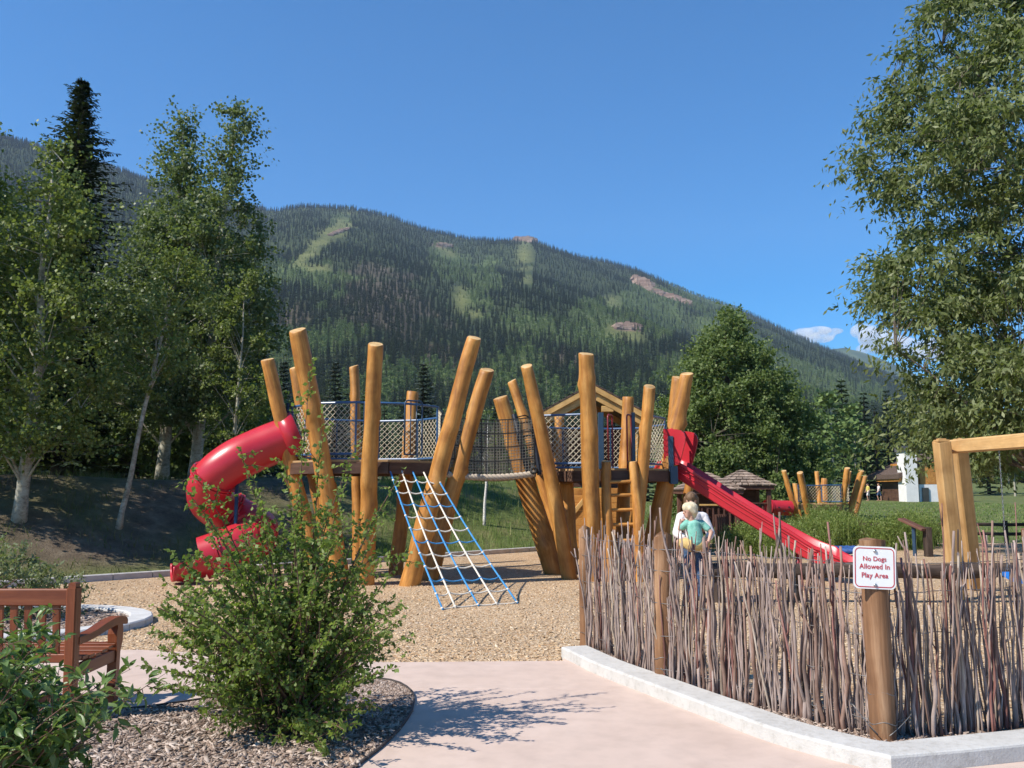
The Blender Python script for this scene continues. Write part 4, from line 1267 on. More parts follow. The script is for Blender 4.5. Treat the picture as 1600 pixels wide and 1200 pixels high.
# side ribs moulded into the wall
for off in (.1, .18):
    pts = []
    for i, p in enumerate(sp[3:-8]):
        d = (sp[i + 4] - sp[i + 2]).normalized(); s = Vector((0, 0, 1)).cross(d).normalized(); u = d.cross(s)
        pts.append(p + s * (.262 + .02 * (off > .15)) * 1.0 + u * off)
    mb = MB(); mb.tube(pts, .012, 6); mb.build('side_rib', M_red, ss, True)
    pts2 = []
    for i, p in enumerate(sp[3:-8]):
        d = (sp[i + 4] - sp[i + 2]).normalized(); s = Vector((0, 0, 1)).cross(d).normalized(); u = d.cross(s)
        pts2.append(p - s * (.262 + .02 * (off > .15)) + u * off)
    mb = MB(); mb.tube(pts2, .012, 6); mb.build('side_rib', M_red, ss, True)
mb = MB(); mb.tube([Vector((sp[20].x, sp[20].y, -.1)), sp[20] - Vector((0, 0, .03))], .04, 8); mb.build('support_post', M_redpipe, ss, True)
# hood over the slide start
hd = (sp[10] - sp[4]); hd.z = 0; hd.normalize(); hs = Vector((-hd.y, hd.x, 0))
hc = at(1056, 735, 17.1)
def hood_side(off):
    prof = [(-.1, 0.08), (.20, .10), (.24, .2), (.33, .52), (.345, .62), (.32, .7), (.26, .755), (.17, .78), (-.1, .80)]
    mb = MB(); m_ = len(prof)
    vs = [hc + hs * (off + k) + hd * a_ + Vector((0, 0, b_)) for k in (-.02, .02) for a_, b_ in prof]
    mb.add(vs, [tuple(range(m_)), tuple(range(2 * m_ - 1, m_ - 1, -1))] + [(k, k + m_, (k + 1) % m_ + m_, (k + 1) % m_) for k in range(m_)])
    mb.build('hood_side', M_red, ss)
hood_side(-.36); hood_side(.36)
mb = MB(); mb.tube([hc + hs * s + hd * .05 + Vector((0, 0, .76 + .04 * math.cos(s * 4))) for s in (-.36, -.2, 0, .2, .36)], .04, 8); mb.build('hood_bar', M_red, ss, True)
mb = MB(); mb.box(hc + Vector((-.12, 0, -.1)), (.14, .95, .34), bev=.01); mb.box(hc + Vector((-.16, -.36, .2)), (.09, .09, .9)); mb.build('slide_mount', M_navy, ss)

# ---------------- gabled playhouse behind the second tower
ph = empty('playhouse', (1.95, 21.6, 0), 'orange wooden playhouse with a gabled roof behind the second tower', 'playhouse')
M_orange = wood('orange_board', (.38, .15, .03), (.52, .24, .055), (.6, .31, .09), rough=.6)
M_trim = wood('golden_trim', (.5, .28, .08), (.62, .38, .13), (.7, .45, .18), rough=.6)
M_darkroof = surf('brown_shingle', [(.3, (.06, .04, .03)), (.7, (.13, .09, .07))], scale=10, rough=.9)
Yg, Yk = 20.4, 22.9
cx = at(926, 600, Yg).x; za = at(926, 604, Yg).z; hw = 1.42; ze = at(926, 655, Yg).z
for s in (-1, 1):
    d = Vector((s * hw, 0, ze - za)); L = d.length; ang = math.atan2(d.z, abs(d.x))
    rows = 9
    for k in range(rows):
        f0 = (k + .5) / rows
        c = Vector((cx, (Yg + Yk) / 2, za)) + d * f0 + Vector((0, 0, .07))
        M = Matrix.Rotation(-s * ang if s > 0 else -s * ang, 3, 'Y') @ Matrix.Rotation(.04 * -s, 3, 'Y')
        mb = MB(); mb.box(c, (L / rows * 1.12, Yk - Yg + .1, .035), M, bev=.006); mb.build('roof_course', M_darkroof, ph)
    for k, (dz, th, dy) in enumerate(((-.03, .13, -.02), (-.19, .17, .05))):
        mb = MB(); a = Vector((cx, Yg + dy, za + dz)); mb.beam(a, a + d * (1 - .03 * k), .045, th, up=(0, 1, 0) if False else (0, 0, 1), bev=.006); mb.build('bargeboard', M_trim, ph)
    mb = MB(); a = Vector((cx, Yk, za - .1)); mb.beam(a, a + d, .045, .2, bev=.006); mb.build('bargeboard', M_trim, ph)
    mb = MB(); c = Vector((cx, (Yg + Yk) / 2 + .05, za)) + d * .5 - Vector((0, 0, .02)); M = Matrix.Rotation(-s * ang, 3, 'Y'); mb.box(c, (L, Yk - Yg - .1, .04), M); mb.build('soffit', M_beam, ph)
for (x, y) in ((cx - 1.1, Yg + .3), (cx + 1.1, Yg + .3), (cx - 1.1, Yk - .2), (cx + 1.1, Yk - .2)):
    mb = MB(); mb.box((x, y, (ze - .1) / 2), (.12, .12, ze + .1), bev=.01); mb.build('corner_post', M_trim, ph)
zz = .35
while zz < 1.75:
    for (a, b) in (((cx - 1.1, Yg + .32), (cx + 1.1, Yg + .32)), ((cx - 1.1, Yk - .2), (cx + 1.1, Yk - .2)), ((cx - 1.1, Yg + .3), (cx - 1.1, Yk - .2)), ((cx + 1.1, Yg + .3), (cx + 1.1, Yk - .2))):
        mb = MB(); mb.beam((*a, zz), (*b, zz), .035, .17, bev=.006); mb.build('wall_board', M_orange, ph)
    zz += .178
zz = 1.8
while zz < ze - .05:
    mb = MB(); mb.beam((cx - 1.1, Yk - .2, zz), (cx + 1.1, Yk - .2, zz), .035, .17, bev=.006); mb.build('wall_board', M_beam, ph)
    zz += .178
mb = MB(); mb.beam((cx - .95, Yg + .285, .5), (cx - .05, Yg + .285, 1.6), .1, .04, up=(0, 1, 0)); mb.build('brace', M_trim, ph)
mb = MB(); mb.box((cx + .35, Yg + .1, ze + .25), (.28, .12, .14), bev=.01); mb.build('tie_block', M_trim, ph)

# ---------------- far toddler tower
ft = empty('far_log_tower', ((1290 - 800) / F * 34, 34, H(12.3, 34)), 'smaller log tower with splayed poles in the tall grass across the play area', 'play tower')
for i, (tp, bt, r_, yo) in enumerate([((1225, 736), (1252, 822), .10, 0), ((1250, 739), (1268, 822), .12, -.6), ((1242, 756), (1250, 822), .1, .9), ((1276, 737), (1284, 822), .09, 1.2), ((1288, 748), (1289, 822), .11, .8), ((1324, 732), (1310, 822), .105, -.7), ((1327, 737), (1316, 822), .09, .5), ((1346, 736), (1322, 822), .11, -.4), ((1352, 744), (1330, 822), .09, .6)]):
    b_ = at(*bt, 34 + yo * .6); b_.z = H(b_.x, b_.y)
    log(ft, at(*tp, 34 + yo), b_, r_, r_ * 1.1, 60 + i, knots=2)
gz = H(12.3, 34); dk = deck(ft, (12.2, 34.1), .95, .9, gz + 1.05)
for i in range(8):
    if i in (3, 4): continue
    net_panel(ft, dk[i], dk[(i + 1) % 8], gz + 1.12, gz + 1.75, cell=.12, r=.009)
fs_ = empty('far_tube_slide', ((1215 - 800) / F * 34, 34, gz), 'short red tube slide section beside the hut', 'slide')
a, b = at(1196, 793, 33.6), at(1235, 794, 33.8)
d = (b - a).normalized()
mb = MB(); mb.tube([a, b], .29, 24, cap=False); mb.tube([a, b], .275, 24, cap=False); mb.build('tube', M_red, fs_, True)
for k in (.14, .2): mb = MB(); c = a.lerp(b, k); mb.tube([c - d * .02, c + d * .02], .32, 24); mb.build('flange', M_red, fs_, True, sharp=40)
mb = MB()
for (u, v) in ((.45, -.02), (.85, -.04), (.65, .12)):
    c = a.lerp(b, u) + Vector((0, -.27, -v)); mb.tube([c, c + Vector((0, -.04, 0))], .035, 8)
mb.build('peep_hole', M_blackpipe, fs_)
mb = MB(); c = a.lerp(b, .8); mb.tube([Vector((c.x, c.y, gz - .1)), c - Vector((0, 0, .28))], .04, 8); mb.build('support_post', M_navy, fs_)

# ---------------- two little shingled huts with picket rails
M_dwood = wood('dark_red_timber', (.07, .03, .022), (.13, .06, .042), (.18, .09, .065), rough=.7, per_obj=.1)
M_shake = wood('grey_cedar_shake', (.16, .12, .095), (.28, .22, .18), (.38, .31, .26), rough=.9, zs=.3, per_obj=.3)
def hut(cx, cy, apex, hw, rise, label, seed):
    g_ = H(cx, cy); h_ = empty('roofed_hut', (cx, cy, g_), label, 'hut'); r = random.Random(seed)
    ap = Vector((cx, cy, apex))
    for sgn, axx in ((-1, 'y'), (1, 'y'), (-1, 'x'), (1, 'x')):
        if axx == 'y': e0, e1 = Vector((cx - hw, cy + sgn * hw, apex - rise)), Vector((cx + hw, cy + sgn * hw, apex - rise))
        else: e0, e1 = Vector((cx + sgn * hw, cy - hw, apex - rise)), Vector((cx + sgn * hw, cy + hw, apex - rise))
        nr = 6
        nrm = (e1 - e0).cross(ap - e0).normalized()
        if nrm.z < 0: nrm = -nrm
        for row in range(nr):
            f0, f1 = row / nr, (row + 1) / nr + .05
            nsh = max(1, int(8 * (1 - f0)))
            for q in range(nsh):
                g0, g1 = q / nsh + .012, (q + 1) / nsh - .012
                def pt(g, f): return e0.lerp(ap, f).lerp(e1.lerp(ap, f), g)
                f1c = min(f1, .995); v = [pt(g0, f0), pt(g1, f0), pt(g1, f1c), pt(g0, f1c)]
                up0, up1 = nrm * (.045 + r.uniform(0, .012)), nrm * .012
                top = [v[0] + up0, v[1] + up0, v[2] + up1, v[3] + up1]
                mb = MB(); mb.add([*v, *top], [(4, 5, 6, 7), (0, 1, 5, 4), (1, 2, 6, 5), (3, 0, 4, 7), (2, 3, 7, 6), (3, 2, 1, 0)], [(p.x + seed, p.y, p.z) for p in [*v, *top]])
                mb.build('shingle', M_shake, h_)
    for sx, sy in ((-1, -1), (1, -1), (-1, 1), (1, 1)):
        mb = MB(); mb.box((cx + sx * hw * .78, cy + sy * hw * .78, (g_ + apex - rise) / 2), (.13, .13, apex - rise - g_), bev=.01); mb.build('post', M_dwood, h_)
    for sgn in (-1, 1):
        mb = MB(); mb.beam((cx - hw * .95, cy + sgn * hw * .93, apex - rise - .05), (cx + hw * .95, cy + sgn * hw * .93, apex - rise - .05), .05, .13); mb.build('fascia', M_dwood, h_)
        mb = MB(); mb.beam((cx + sgn * hw * .93, cy - hw * .95, apex - rise - .05), (cx + sgn * hw * .93, cy + hw * .95, apex - rise - .05), .05, .13); mb.build('fascia', M_dwood, h_)
    mb = MB(); mb.box((cx, cy, g_ + .42), (hw * 1.5, hw * 1.5, .06)); mb.build('floor', M_dwood, h_)
    for k in range(9):
        x = cx - hw * .72 + hw * 1.44 * k / 8
        mb = MB(); mb.box((x, cy - hw * .78, g_ + .8), (.045, .03, .8)); mb.build('picket', M_dwood, h_)
    for k in range(8):
        y = cy - hw * .7 + hw * 1.4 * k / 7
        mb = MB(); mb.box((cx + hw * .78, y, g_ + .8), (.03, .045, .8)); mb.build('picket', M_dwood, h_)
        mb = MB(); mb.box((cx - hw * .78, y, g_ + .8), (.03, .045, .8)); mb.build('picket', M_dwood, h_)
    mb = MB(); mb.beam((cx - hw * .78, cy - hw * .79, g_ + 1.22), (cx + hw * .78, cy - hw * .79, g_ + 1.22), .08, .05); mb.build('hand_rail', M_trim if seed == 1 else M_dwood, h_)
    mb = MB(); mb.box((cx + .1, cy + hw * .76, (g_ + apex - rise) / 2 + .3), (hw * 1.5, .04, apex - rise - g_ - .5)); mb.build('back_wall', M_dwood, h_)
    return h_
q = at(1104, 738, 25.5); hut(q.x, q.y, q.z, .88, .52, 'nearer play hut with a grey shingled roof and picket rail', 1)
q = at(1158, 734, 28); hut(q.x, q.y, q.z, .85, .52, 'play hut with a grey shingled roof beside the red tube section', 2)
# picket rail running from the hut towards the slide
pf = empty('picket_rail', (at(1135, 840, 24.6).x, 24.6, 0), 'dark red picket rail in front of the shingled huts', 'fence')
A, B = at(1118, 800, 24.6), at(1152, 806, 25.2)
for k in range(11):
    p = A.lerp(B, k / 10); mb = MB(); mb.box((p.x, p.y, .45), (.05, .035, 1.0)); mb.build('picket', M_dwood, pf)
for z in (.2, .92): mb = MB(); mb.beam((A.x, A.y + .03, z), (B.x, B.y + .03, z), .04, .07); mb.build('rail', M_dwood, pf)

# ---------------- swing frame at the right
sw = empty('swing_set', (6.6, 12.6, 0), 'heavy tan timber swing frame with paired posts', 'swing')
M_tim = wood('tan_timber', (.46, .27, .10), (.58, .36, .15), (.65, .43, .2), rough=.65, zs=.06, bstr=.2)
def timber(name, a, b, w, bev=.02, dome=False):
    mb = MB(); mb.beam(a, b, w, w, up=(0, 1, 0), bev=bev)
    if dome:
        d = (Vector(b) - Vector(a)).normalized(); b = Vector(b)
        M = Matrix((Vector((1, 0, 0)), Vector((0, 1, 0)), Vector((0, 0, 1)))).transposed()
        mb.box(b + d * .012, (w * .8, w * .8, .03), M); mb.box(b + d * .03, (w * .5, w * .5, .03), M)
    return mb.build(name, M_tim, sw)
p1t, p1b = at(1471, 690, 12.75), gnd(1499, 937); p1b.z = -.1
p2t, p2b = at(1497, 690, 13.3), gnd(1524, 922); p2b.z = -.1
timber('post', p1b, p1t, .2, dome=True); timber('post', p2b, p2t, .2, dome=True)
ba, bb_ = at(1470, 700, 13.05), at(1600, 689, 11.45)
ba = p1t.lerp(p2t, .5); ba.z = at(1484, 698, 12.95).z; ba += (ba - bb_).normalized() * .12
be = ba + (bb_ - ba) * 2.4; be.z = ba.z; bb2 = Vector((be.x, be.y, ba.z))
mb = MB(); mb.beam(ba, bb2, .14, .2, bev=.02); mb.build('beam', M_tim, sw)
for off in (-.17, .17):
    dr = (bb2 - ba).normalized(); s = Vector((dr.y, -dr.x, 0)); q = bb2 - dr * .15 + s * off
    mb = MB(); mb.beam(q + s * off * 2 - Vector((0, 0, ba.z + .1)), q + Vector((0, 0, .1)), .2, .2, up=(0, 1, 0), bev=.02); mb.build('post', M_tim, sw)
M_chain = plain('chain_steel', (.3, .31, .32), .4, metal=.9)
st = empty('hanging_swing', (at(1575, 885, 12).x, 11.7, .5), 'blue swing seat hanging on chains from the timber beam', 'swing seat')
pc = [at(1556, 700, 11.95)]
fr = (pc[0].y - ba.y) / (bb2.y - ba.y); hang = ba.lerp(bb2, fr); hang.z -= .1
fr2_ = fr + .17; hang2 = ba.lerp(bb2, fr2_); hang2.z -= .1
for hg in (hang, hang2):
    mb = MB(); n = 46
    for i in range(n):
        z = hg.z - (hg.z - .52) * i / n; c = Vector((hg.x, hg.y, z)); lr = (hg.z - .52) / n * .62
        dx = Vector((.011, 0, 0)) if i % 2 else Vector((0, .011, 0))
        mb.tube([c + Vector((0, 0, lr)), c + dx, c - Vector((0, 0, lr)), c - dx, c + Vector((0, 0, lr))], .0045, 4, cap=False)
    mb.build('chain', M_chain, st, True)
mb = MB(); a, b = Vector((hang.x, hang.y, .52)), Vector((hang2.x, hang2.y, .52)); s = Vector((1, 0, 0)); n = 9; vs = []
for i in range(n):
    u = i / (n - 1); c = a.lerp(b, u) - Vector((0, 0, .09 * math.sin(math.pi * u)))
    vs += [c - s * .1, c + s * .1, c + s * .1 - Vector((0, 0, .03)), c - s * .1 - Vector((0, 0, .03))]
mb.add(vs, [(i * 4 + k, i * 4 + (k + 1) % 4, i * 4 + 4 + (k + 1) % 4, i * 4 + 4 + k) for i in range(n - 1) for k in range(4)] + [(3, 2, 1, 0), (n * 4 - 4, n * 4 - 3, n * 4 - 2, n * 4 - 1)])
mb.build('seat', plain('blue_rubber', (.02, .16, .5), .45), st, True, sharp=40)
# raised dark log rail across the play area
rl = empty('log_rail', (gnd(1350, 935).x, 12.5, 0), 'low dark weathered log rail crossing behind the stick fence', 'rail')
M_dlog = wood('weathered_dark_log', (.03, .02, .014), (.065, .045, .034), (.12, .09, .07), rough=.85, bstr=.6)
za_ = at(1350, 893, 12.6).z
xa, xb = at(1110, 893, 12.9).x, at(1640, 893, 12.5).x + 2
for k, (x0, x1) in enumerate(((xa, xa + 2.35), (xa + 2.38, xa + 4.7), (xa + 4.73, xb))):
    mb = MB(); mb.tube([(x0 + (x1 - x0) * i / 9, 12.75 - .05 * k, za_ + .012 * math.sin(i + k)) for i in range(10)], [.108 + .008 * math.sin(i * 1.7) for i in range(10)], 12, seed=k); mb.build('log', M_dlog, rl, True, sharp=50)
for x in (xa + .1, xa + 1.2, xa + 2.4, xa + 3.5, xa + 4.7, xa + 5.8):
    mb = MB(); mb.tube([(x, 12.82, -.1), (x, 12.82, za_ - .05)], .08, 10); mb.build('stub_post', M_dlog, rl, True, sharp=50)
# blue spring ring beside the slide foot
sr = empty('rope_ring', (gnd(1322, 885).x, 17.8, 0), 'blue rope-wrapped ring on stubby legs past the slide foot', 'play ring')
M_bring = plain('blue_wrapped_rope', (.02, .07, .22), .7, var=.4, scale=25)
for z, rr in ((.40, .42), (.20, .5)):
    mb = MB(); c = Vector(((1322 - 800) / F * 18.2, 18.2, z)); K = 40
    mb.tube([c + Vector((math.cos(2 * math.pi * i / K) * rr, math.sin(2 * math.pi * i / K) * rr, 0)) for i in range(K + 1)], [.055 + .012 * (i % 2) for i in range(K + 1)], 8, cap=False); mb.build('ring', M_bring, sr, True)
for q in range(4):
    an = q * 1.57 + .6; mb = MB(); mb.tube([c + Vector((math.cos(an) * .5, math.sin(an) * .5, -z - .05)), c + Vector((math.cos(an) * .42, math.sin(an) * .42, .2))], .03, 8); mb.build('leg', M_navy, sr, True)
# ================================================================== STICK FENCE
M_post = wood('brown_fence_post', (.12, .058, .028), (.28, .15, .075), (.46, .29, .17), rough=.8, zs=.07, k=1.6, bstr=1.0, per_obj=.1)
STK = [wood('grey_stick', (.19, .14, .125), (.36, .285, .255), (.50, .42, .38), rough=.85, zs=.2, k=2.2, bstr=.5, per_obj=.22),
       wood('brown_stick', (.13, .08, .06), (.26, .17, .135), (.38, .27, .225), rough=.85, zs=.2, k=2.2, bstr=.5, per_obj=.22),
       wood('reddish_stick', (.14, .055, .045), (.26, .125, .105), (.36, .2, .175), rough=.8, zs=.2, k=2.2, bstr=.5, per_obj=.2),
       wood('pale_stick', (.26, .2, .15), (.43, .36, .29), (.56, .49, .42), rough=.85, zs=.2, k=2.2, bstr=.5, per_obj=.15)]
M_wire = plain('fence_wire', (.25, .24, .23), .5, metal=.7)
FP = [gnd(915, 1006, .05), gnd(1037, 1066, .05), gnd(1381, 1158, .05), gnd(1640, 1127, .05)]
PH = [1.32, 1.33, 1.32, 1.3]; PR = [.058, .072, .076, .075]
fence = empty('stick_fence', (FP[1].x, FP[1].y, .05), 'rustic fence of upright crooked grey sticks wired between brown posts', 'fence')
ptops = [(905, 812), (1036, 822), (1362, 833), None]
for i, p in enumerate(FP):
    top = p + Vector((-.01, 0, PH[i])) if ptops[i] is None else at(ptops[i][0] + (8 if i == 0 else 0), ptops[i][1] + 8, p.y - .02)
    mb = MB(); n = 12; r = PR[i]
    path = [(p - Vector((0, 0, .15))).lerp(top, k / n) for k in range(n + 1)]
    def jit(k, an, l, i=i): return 1 + .05 * noise.noise((math.cos(an), math.sin(an), l * 1.5 + i * 9))
    mb.tube(path, [r * 1.04] * (n + 1), 18, True, jit, seed=i * 2.3)
    # bevelled sawn top: slope two sides of the last ring
    for v in range(n * 18, (n + 1) * 18):
        x, y, z = mb.v[v]; dxx = (x - top.x) / r
        mb.v[v] = (x, y, z - (.05 * max(0, -dxx) + .03 * max(0, dxx) if i < 2 else .012 * abs(dxx)))
    mb.build('post', M_post, fence, True, sharp=45)
rs = random.Random(19)
variants = []
def stick_mesh(k):
    """crooked stick one metre tall, radius one"""
    r = random.Random(500 + k); n = 11; mb = MB(); ph = r.uniform(0, 9)
    amp = r.uniform(.018, .05)
    pts = [Vector((noise.noise((i * .45, ph, 0)) * amp, noise.noise((i * .45, ph, 5)) * amp * .6, i / (n - 1))) for i in range(n)]
    mb.tube(pts, [.0105 * (1.15 - .6 * i / (n - 1)) * (1 + .22 * noise.noise((i * .9, ph, 3))) for i in range(n)], 7, seed=k * .7)
    if r.random() < .6:      # a side twig or stub
        j = r.randint(4, 9); a = pts[j]; s = r.choice((-1, 1))
        mb.tube([a, a + Vector((s * .025, .0, .035)), a + Vector((s * r.uniform(.03, .05), r.uniform(-.02, .02), r.uniform(.07, .16)))], [.0065, .005, .003], 5)
    me_ = mb.build('stick_proto', STK[0]); m_ = me_.data; bpy.data.objects.remove(me_)
    out = []
    for q in range(4):
        c = m_.copy(); c.materials.clear(); c.materials.append(STK[q]); c.polygons.foreach_set('use_smooth', [True] * len(c.polygons)); out.append(c)
    bpy.data.meshes.remove(m_)
    return out
SM = [stick_mesh(k) for k in range(14)]
INV = parent_inv(fence)
def stick(p, h, rad, lx, ly, mat, rz):
    o = bpy.data.objects.new('stick', SM[rs.randrange(14)][mat]); COL.objects.link(o)
    o.parent = fence; o.matrix_parent_inverse = INV
    o.location = p; o.rotation_euler = (ly, lx, rz); o.scale = (rad, rad, h)
def pickmat(): 
    q = rs.random(); return 0 if q < .5 else 1 if q < .74 else 2 if q < .87 else 3
for (a, b, n, h0, h1) in ((FP[0], FP[1], 66, 1.0, 1.2), (FP[1], FP[2], 132, .98, 1.22), (FP[2], FP[3] + Vector((.25, .03, 0)), 98, 1.0, 1.3)):
    d = (b - a).normalized(); nm = Vector((-d.y, d.x, 0))
    for k in range(n):
        u = (k + rs.uniform(-.45, .45) + .5) / n
        p = a.lerp(b, .02 + .96 * u) + nm * rs.uniform(-.045, .05) + Vector((0, 0, -.05))
        h = rs.uniform(h0, h1) + (.0 if rs.random() > .14 else rs.uniform(.08, .26))
        if rs.random() < .08: h *= rs.uniform(.5, .8)
        if (p - FP[2]).length < .2: h = min(h, rs.uniform(.85, 1.0)); p += nm * .06
        rad = rs.uniform(.5, 1.15) if rs.random() < .8 else rs.uniform(1.1, 1.55)
        stick(p, h + .05, rad, rs.gauss(0, .055) + (.12 * rs.choice((-1, 1)) if rs.random() < .12 else 0), rs.gauss(0, .03), pickmat(), rs.uniform(0, 6.28))
# fine twigs between the sticks, too many and thin to pick apart
mb = MB(); rt = random.Random(91)
for (a, b, n) in ((FP[0], FP[1], 60), (FP[1], FP[2], 90), (FP[2], FP[3], 60)):
    d = (b - a).normalized(); nm = Vector((-d.y, d.x, 0))
    for k in range(n):
        p = a.lerp(b, rt.random()) + nm * rt.uniform(-.05, .05) - Vector((0, 0, .03)); h = rt.uniform(.7, 1.2); l = rt.gauss(0, .07) * h; ph = rt.uniform(0, 99)
        if (p - FP[2]).length < .2: h = .8
        mb.tube([p + d * (l * i / 7 + .03 * noise.noise((i * .6, ph, 0))) + nm * (.02 * noise.noise((i * .6, ph, 4))) + Vector((0, 0, h * i / 7)) for i in range(8)], [.0055 * (1.1 - .8 * i / 7) for i in range(8)], 5, seed=ph)
mb.build('fine_twigs', STK[0], fence, True, kind='stuff')
# wires
for z in (.12, .38, .64, .9, 1.08):
    pts = []
    for i in range(3):
        a, b = FP[i], FP[i + 1]; d = (b - a).normalized(); nm = Vector((-d.y, d.x, 0))
        for k in range(12):
            u = k / 12; s = (-1 if k % 2 else 1) * .03 if k else -PR[i] - .004
            pts.append(a.lerp(b, u) + nm * (s if s > -.06 else s) + Vector((0, 0, z + .02 * noise.noise((k, i, z * 9)))))
    mb = MB(); mb.tube(pts, .0028, 4); mb.build('wire', M_wire, fence, True)
for i, hs_ in ((1, (.2, 1.0)), (2, (.12, .3, .55, .78, 1.0))):
    for z in hs_:
        mb = MB(); c = FP[i]; lean = Vector(((at(*ptops[i], c.y).x - c.x) / PH[i], 0, 0))
        K = 20; mb.tube([c + lean * z + Vector((math.cos(2 * math.pi * q / K) * (PR[i] * 1.10), math.sin(2 * math.pi * q / K) * PR[i] * 1.10, z + .012 * math.sin(q))) for q in range(K + 1)], .0028, 4, cap=False)
        mb.build('wire', M_wire, fence, True)
for (a, b) in ((at(1037, 856, FP[1].y - .09), at(1062, 880, FP[1].y + .02)), (at(1033, 1044, FP[1].y - .1), at(1050, 1060, FP[1].y - .08)), (at(1332, 1100, FP[2].y - .02), at(1372, 1148, FP[2].y - .09)), (at(1390, 1150, FP[2].y - .09), at(1425, 1115, FP[2].y))):
    mb = MB(); mb.tube(bez(a, (a + b) / 2 - Vector((0, 0, .015)), b, 6), .003, 4); mb.build('wire', M_wire, fence, True)

# ---------------- sign on the corner post
sc_ = at(1366.5, 887, FP[2].y - .1); pw = F / (FP[2].y * 1.0)
sgn = empty('no_dogs_sign', sc_, 'white metal sign with red border and lettering about dogs on the corner post', 'sign')
M_white = plain('white_enamel', (.78, .78, .76), .35, var=.03)
M_redink = plain('red_sign_ink', (.50, .03, .045), .45, var=.08)
wd, ht = 63 / pw, 63 / pw
tilt = Matrix.Rotation(R(2.2), 3, 'Y') @ Matrix.Rotation(R(-3), 3, 'Z')
def rrect(w, h, r, n=7):
    out = []
    for cx_, cy_, a0 in ((w / 2 - r, h / 2 - r, 0), (-w / 2 + r, h / 2 - r, 90), (-w / 2 + r, -h / 2 + r, 180), (w / 2 - r, -h / 2 + r, 270)):
        for i in range(n):
            a_ = R(a0 + 90 * i / (n - 1)); out.append((cx_ + r * math.cos(a_), cy_ + r * math.sin(a_)))
    return out
def sloc(x, z, y=0): return sc_ + tilt @ Vector((x, y, z))
o_ = rrect(wd, ht, .034); m_ = len(o_)
mb = MB(); mb.add([sloc(x, z, 0) for x, z in o_] + [sloc(x, z, .004) for x, z in o_], [tuple(range(m_ - 1, -1, -1)), tuple(range(m_, 2 * m_))] + [(k, (k + 1) % m_, m_ + (k + 1) % m_, m_ + k) for k in range(m_)])
mb.build('plate', M_white, sgn)
i0, i1 = rrect(wd * .93, ht * .93, .03), rrect(wd * .885, ht * .885, .024)
mb = MB(); mb.add([sloc(x, z, -.0012) for x, z in i0] + [sloc(x, z, -.0012) for x, z in i1], [(k, (k + 1) % m_, m_ + (k + 1) % m_, m_ + k) for k in range(m_)])
mb.build('border', M_redink, sgn)
for k, (txt, zz_, ww) in enumerate((('No Dogs', .056, .150), ('Allowed In', .006, .196), ('Play Area', -.051, .170))):
    cu = bpy.data.curves.new('lettering', 'FONT'); cu.body = txt; cu.align_x = 'CENTER'; cu.align_y = 'CENTER'; cu.size = .05; cu.offset = .0005; cu.extrude = .0004; cu.space_character = 1.03
    tmp = bpy.data.objects.new('tmp', cu); COL.objects.link(tmp)
    bpy.context.view_layer.update()
    me = bpy.data.meshes.new_from_object(tmp.evaluated_get(bpy.context.evaluated_depsgraph_get())); bpy.data.objects.remove(tmp)
    xs_ = [v.co.x for v in me.vertices]; s = ww * (wd / .275) / (max(xs_) - min(xs_))
    for v in me.vertices: v.co = sloc(v.co.x * s, zz_ * (ht / .275) + v.co.y * s * 1.05, -.0018 - v.co.z)
    me.materials.clear(); me.materials.append(M_redink)
    link('lettering', me, sgn)
M_galv = plain('bolt_steel', (.45, .46, .47), .35, metal=.8)
for z in (.108, -.112):
    mb = MB(); c = sloc(.002, z * (ht / .275), -.002); mb.tube([c + Vector((0, .004, 0)), c + Vector((0, -.004, 0)), c + Vector((0, -.008, 0))], [.011, .011, .006], 12); mb.build('bolt', M_galv, sgn, True)

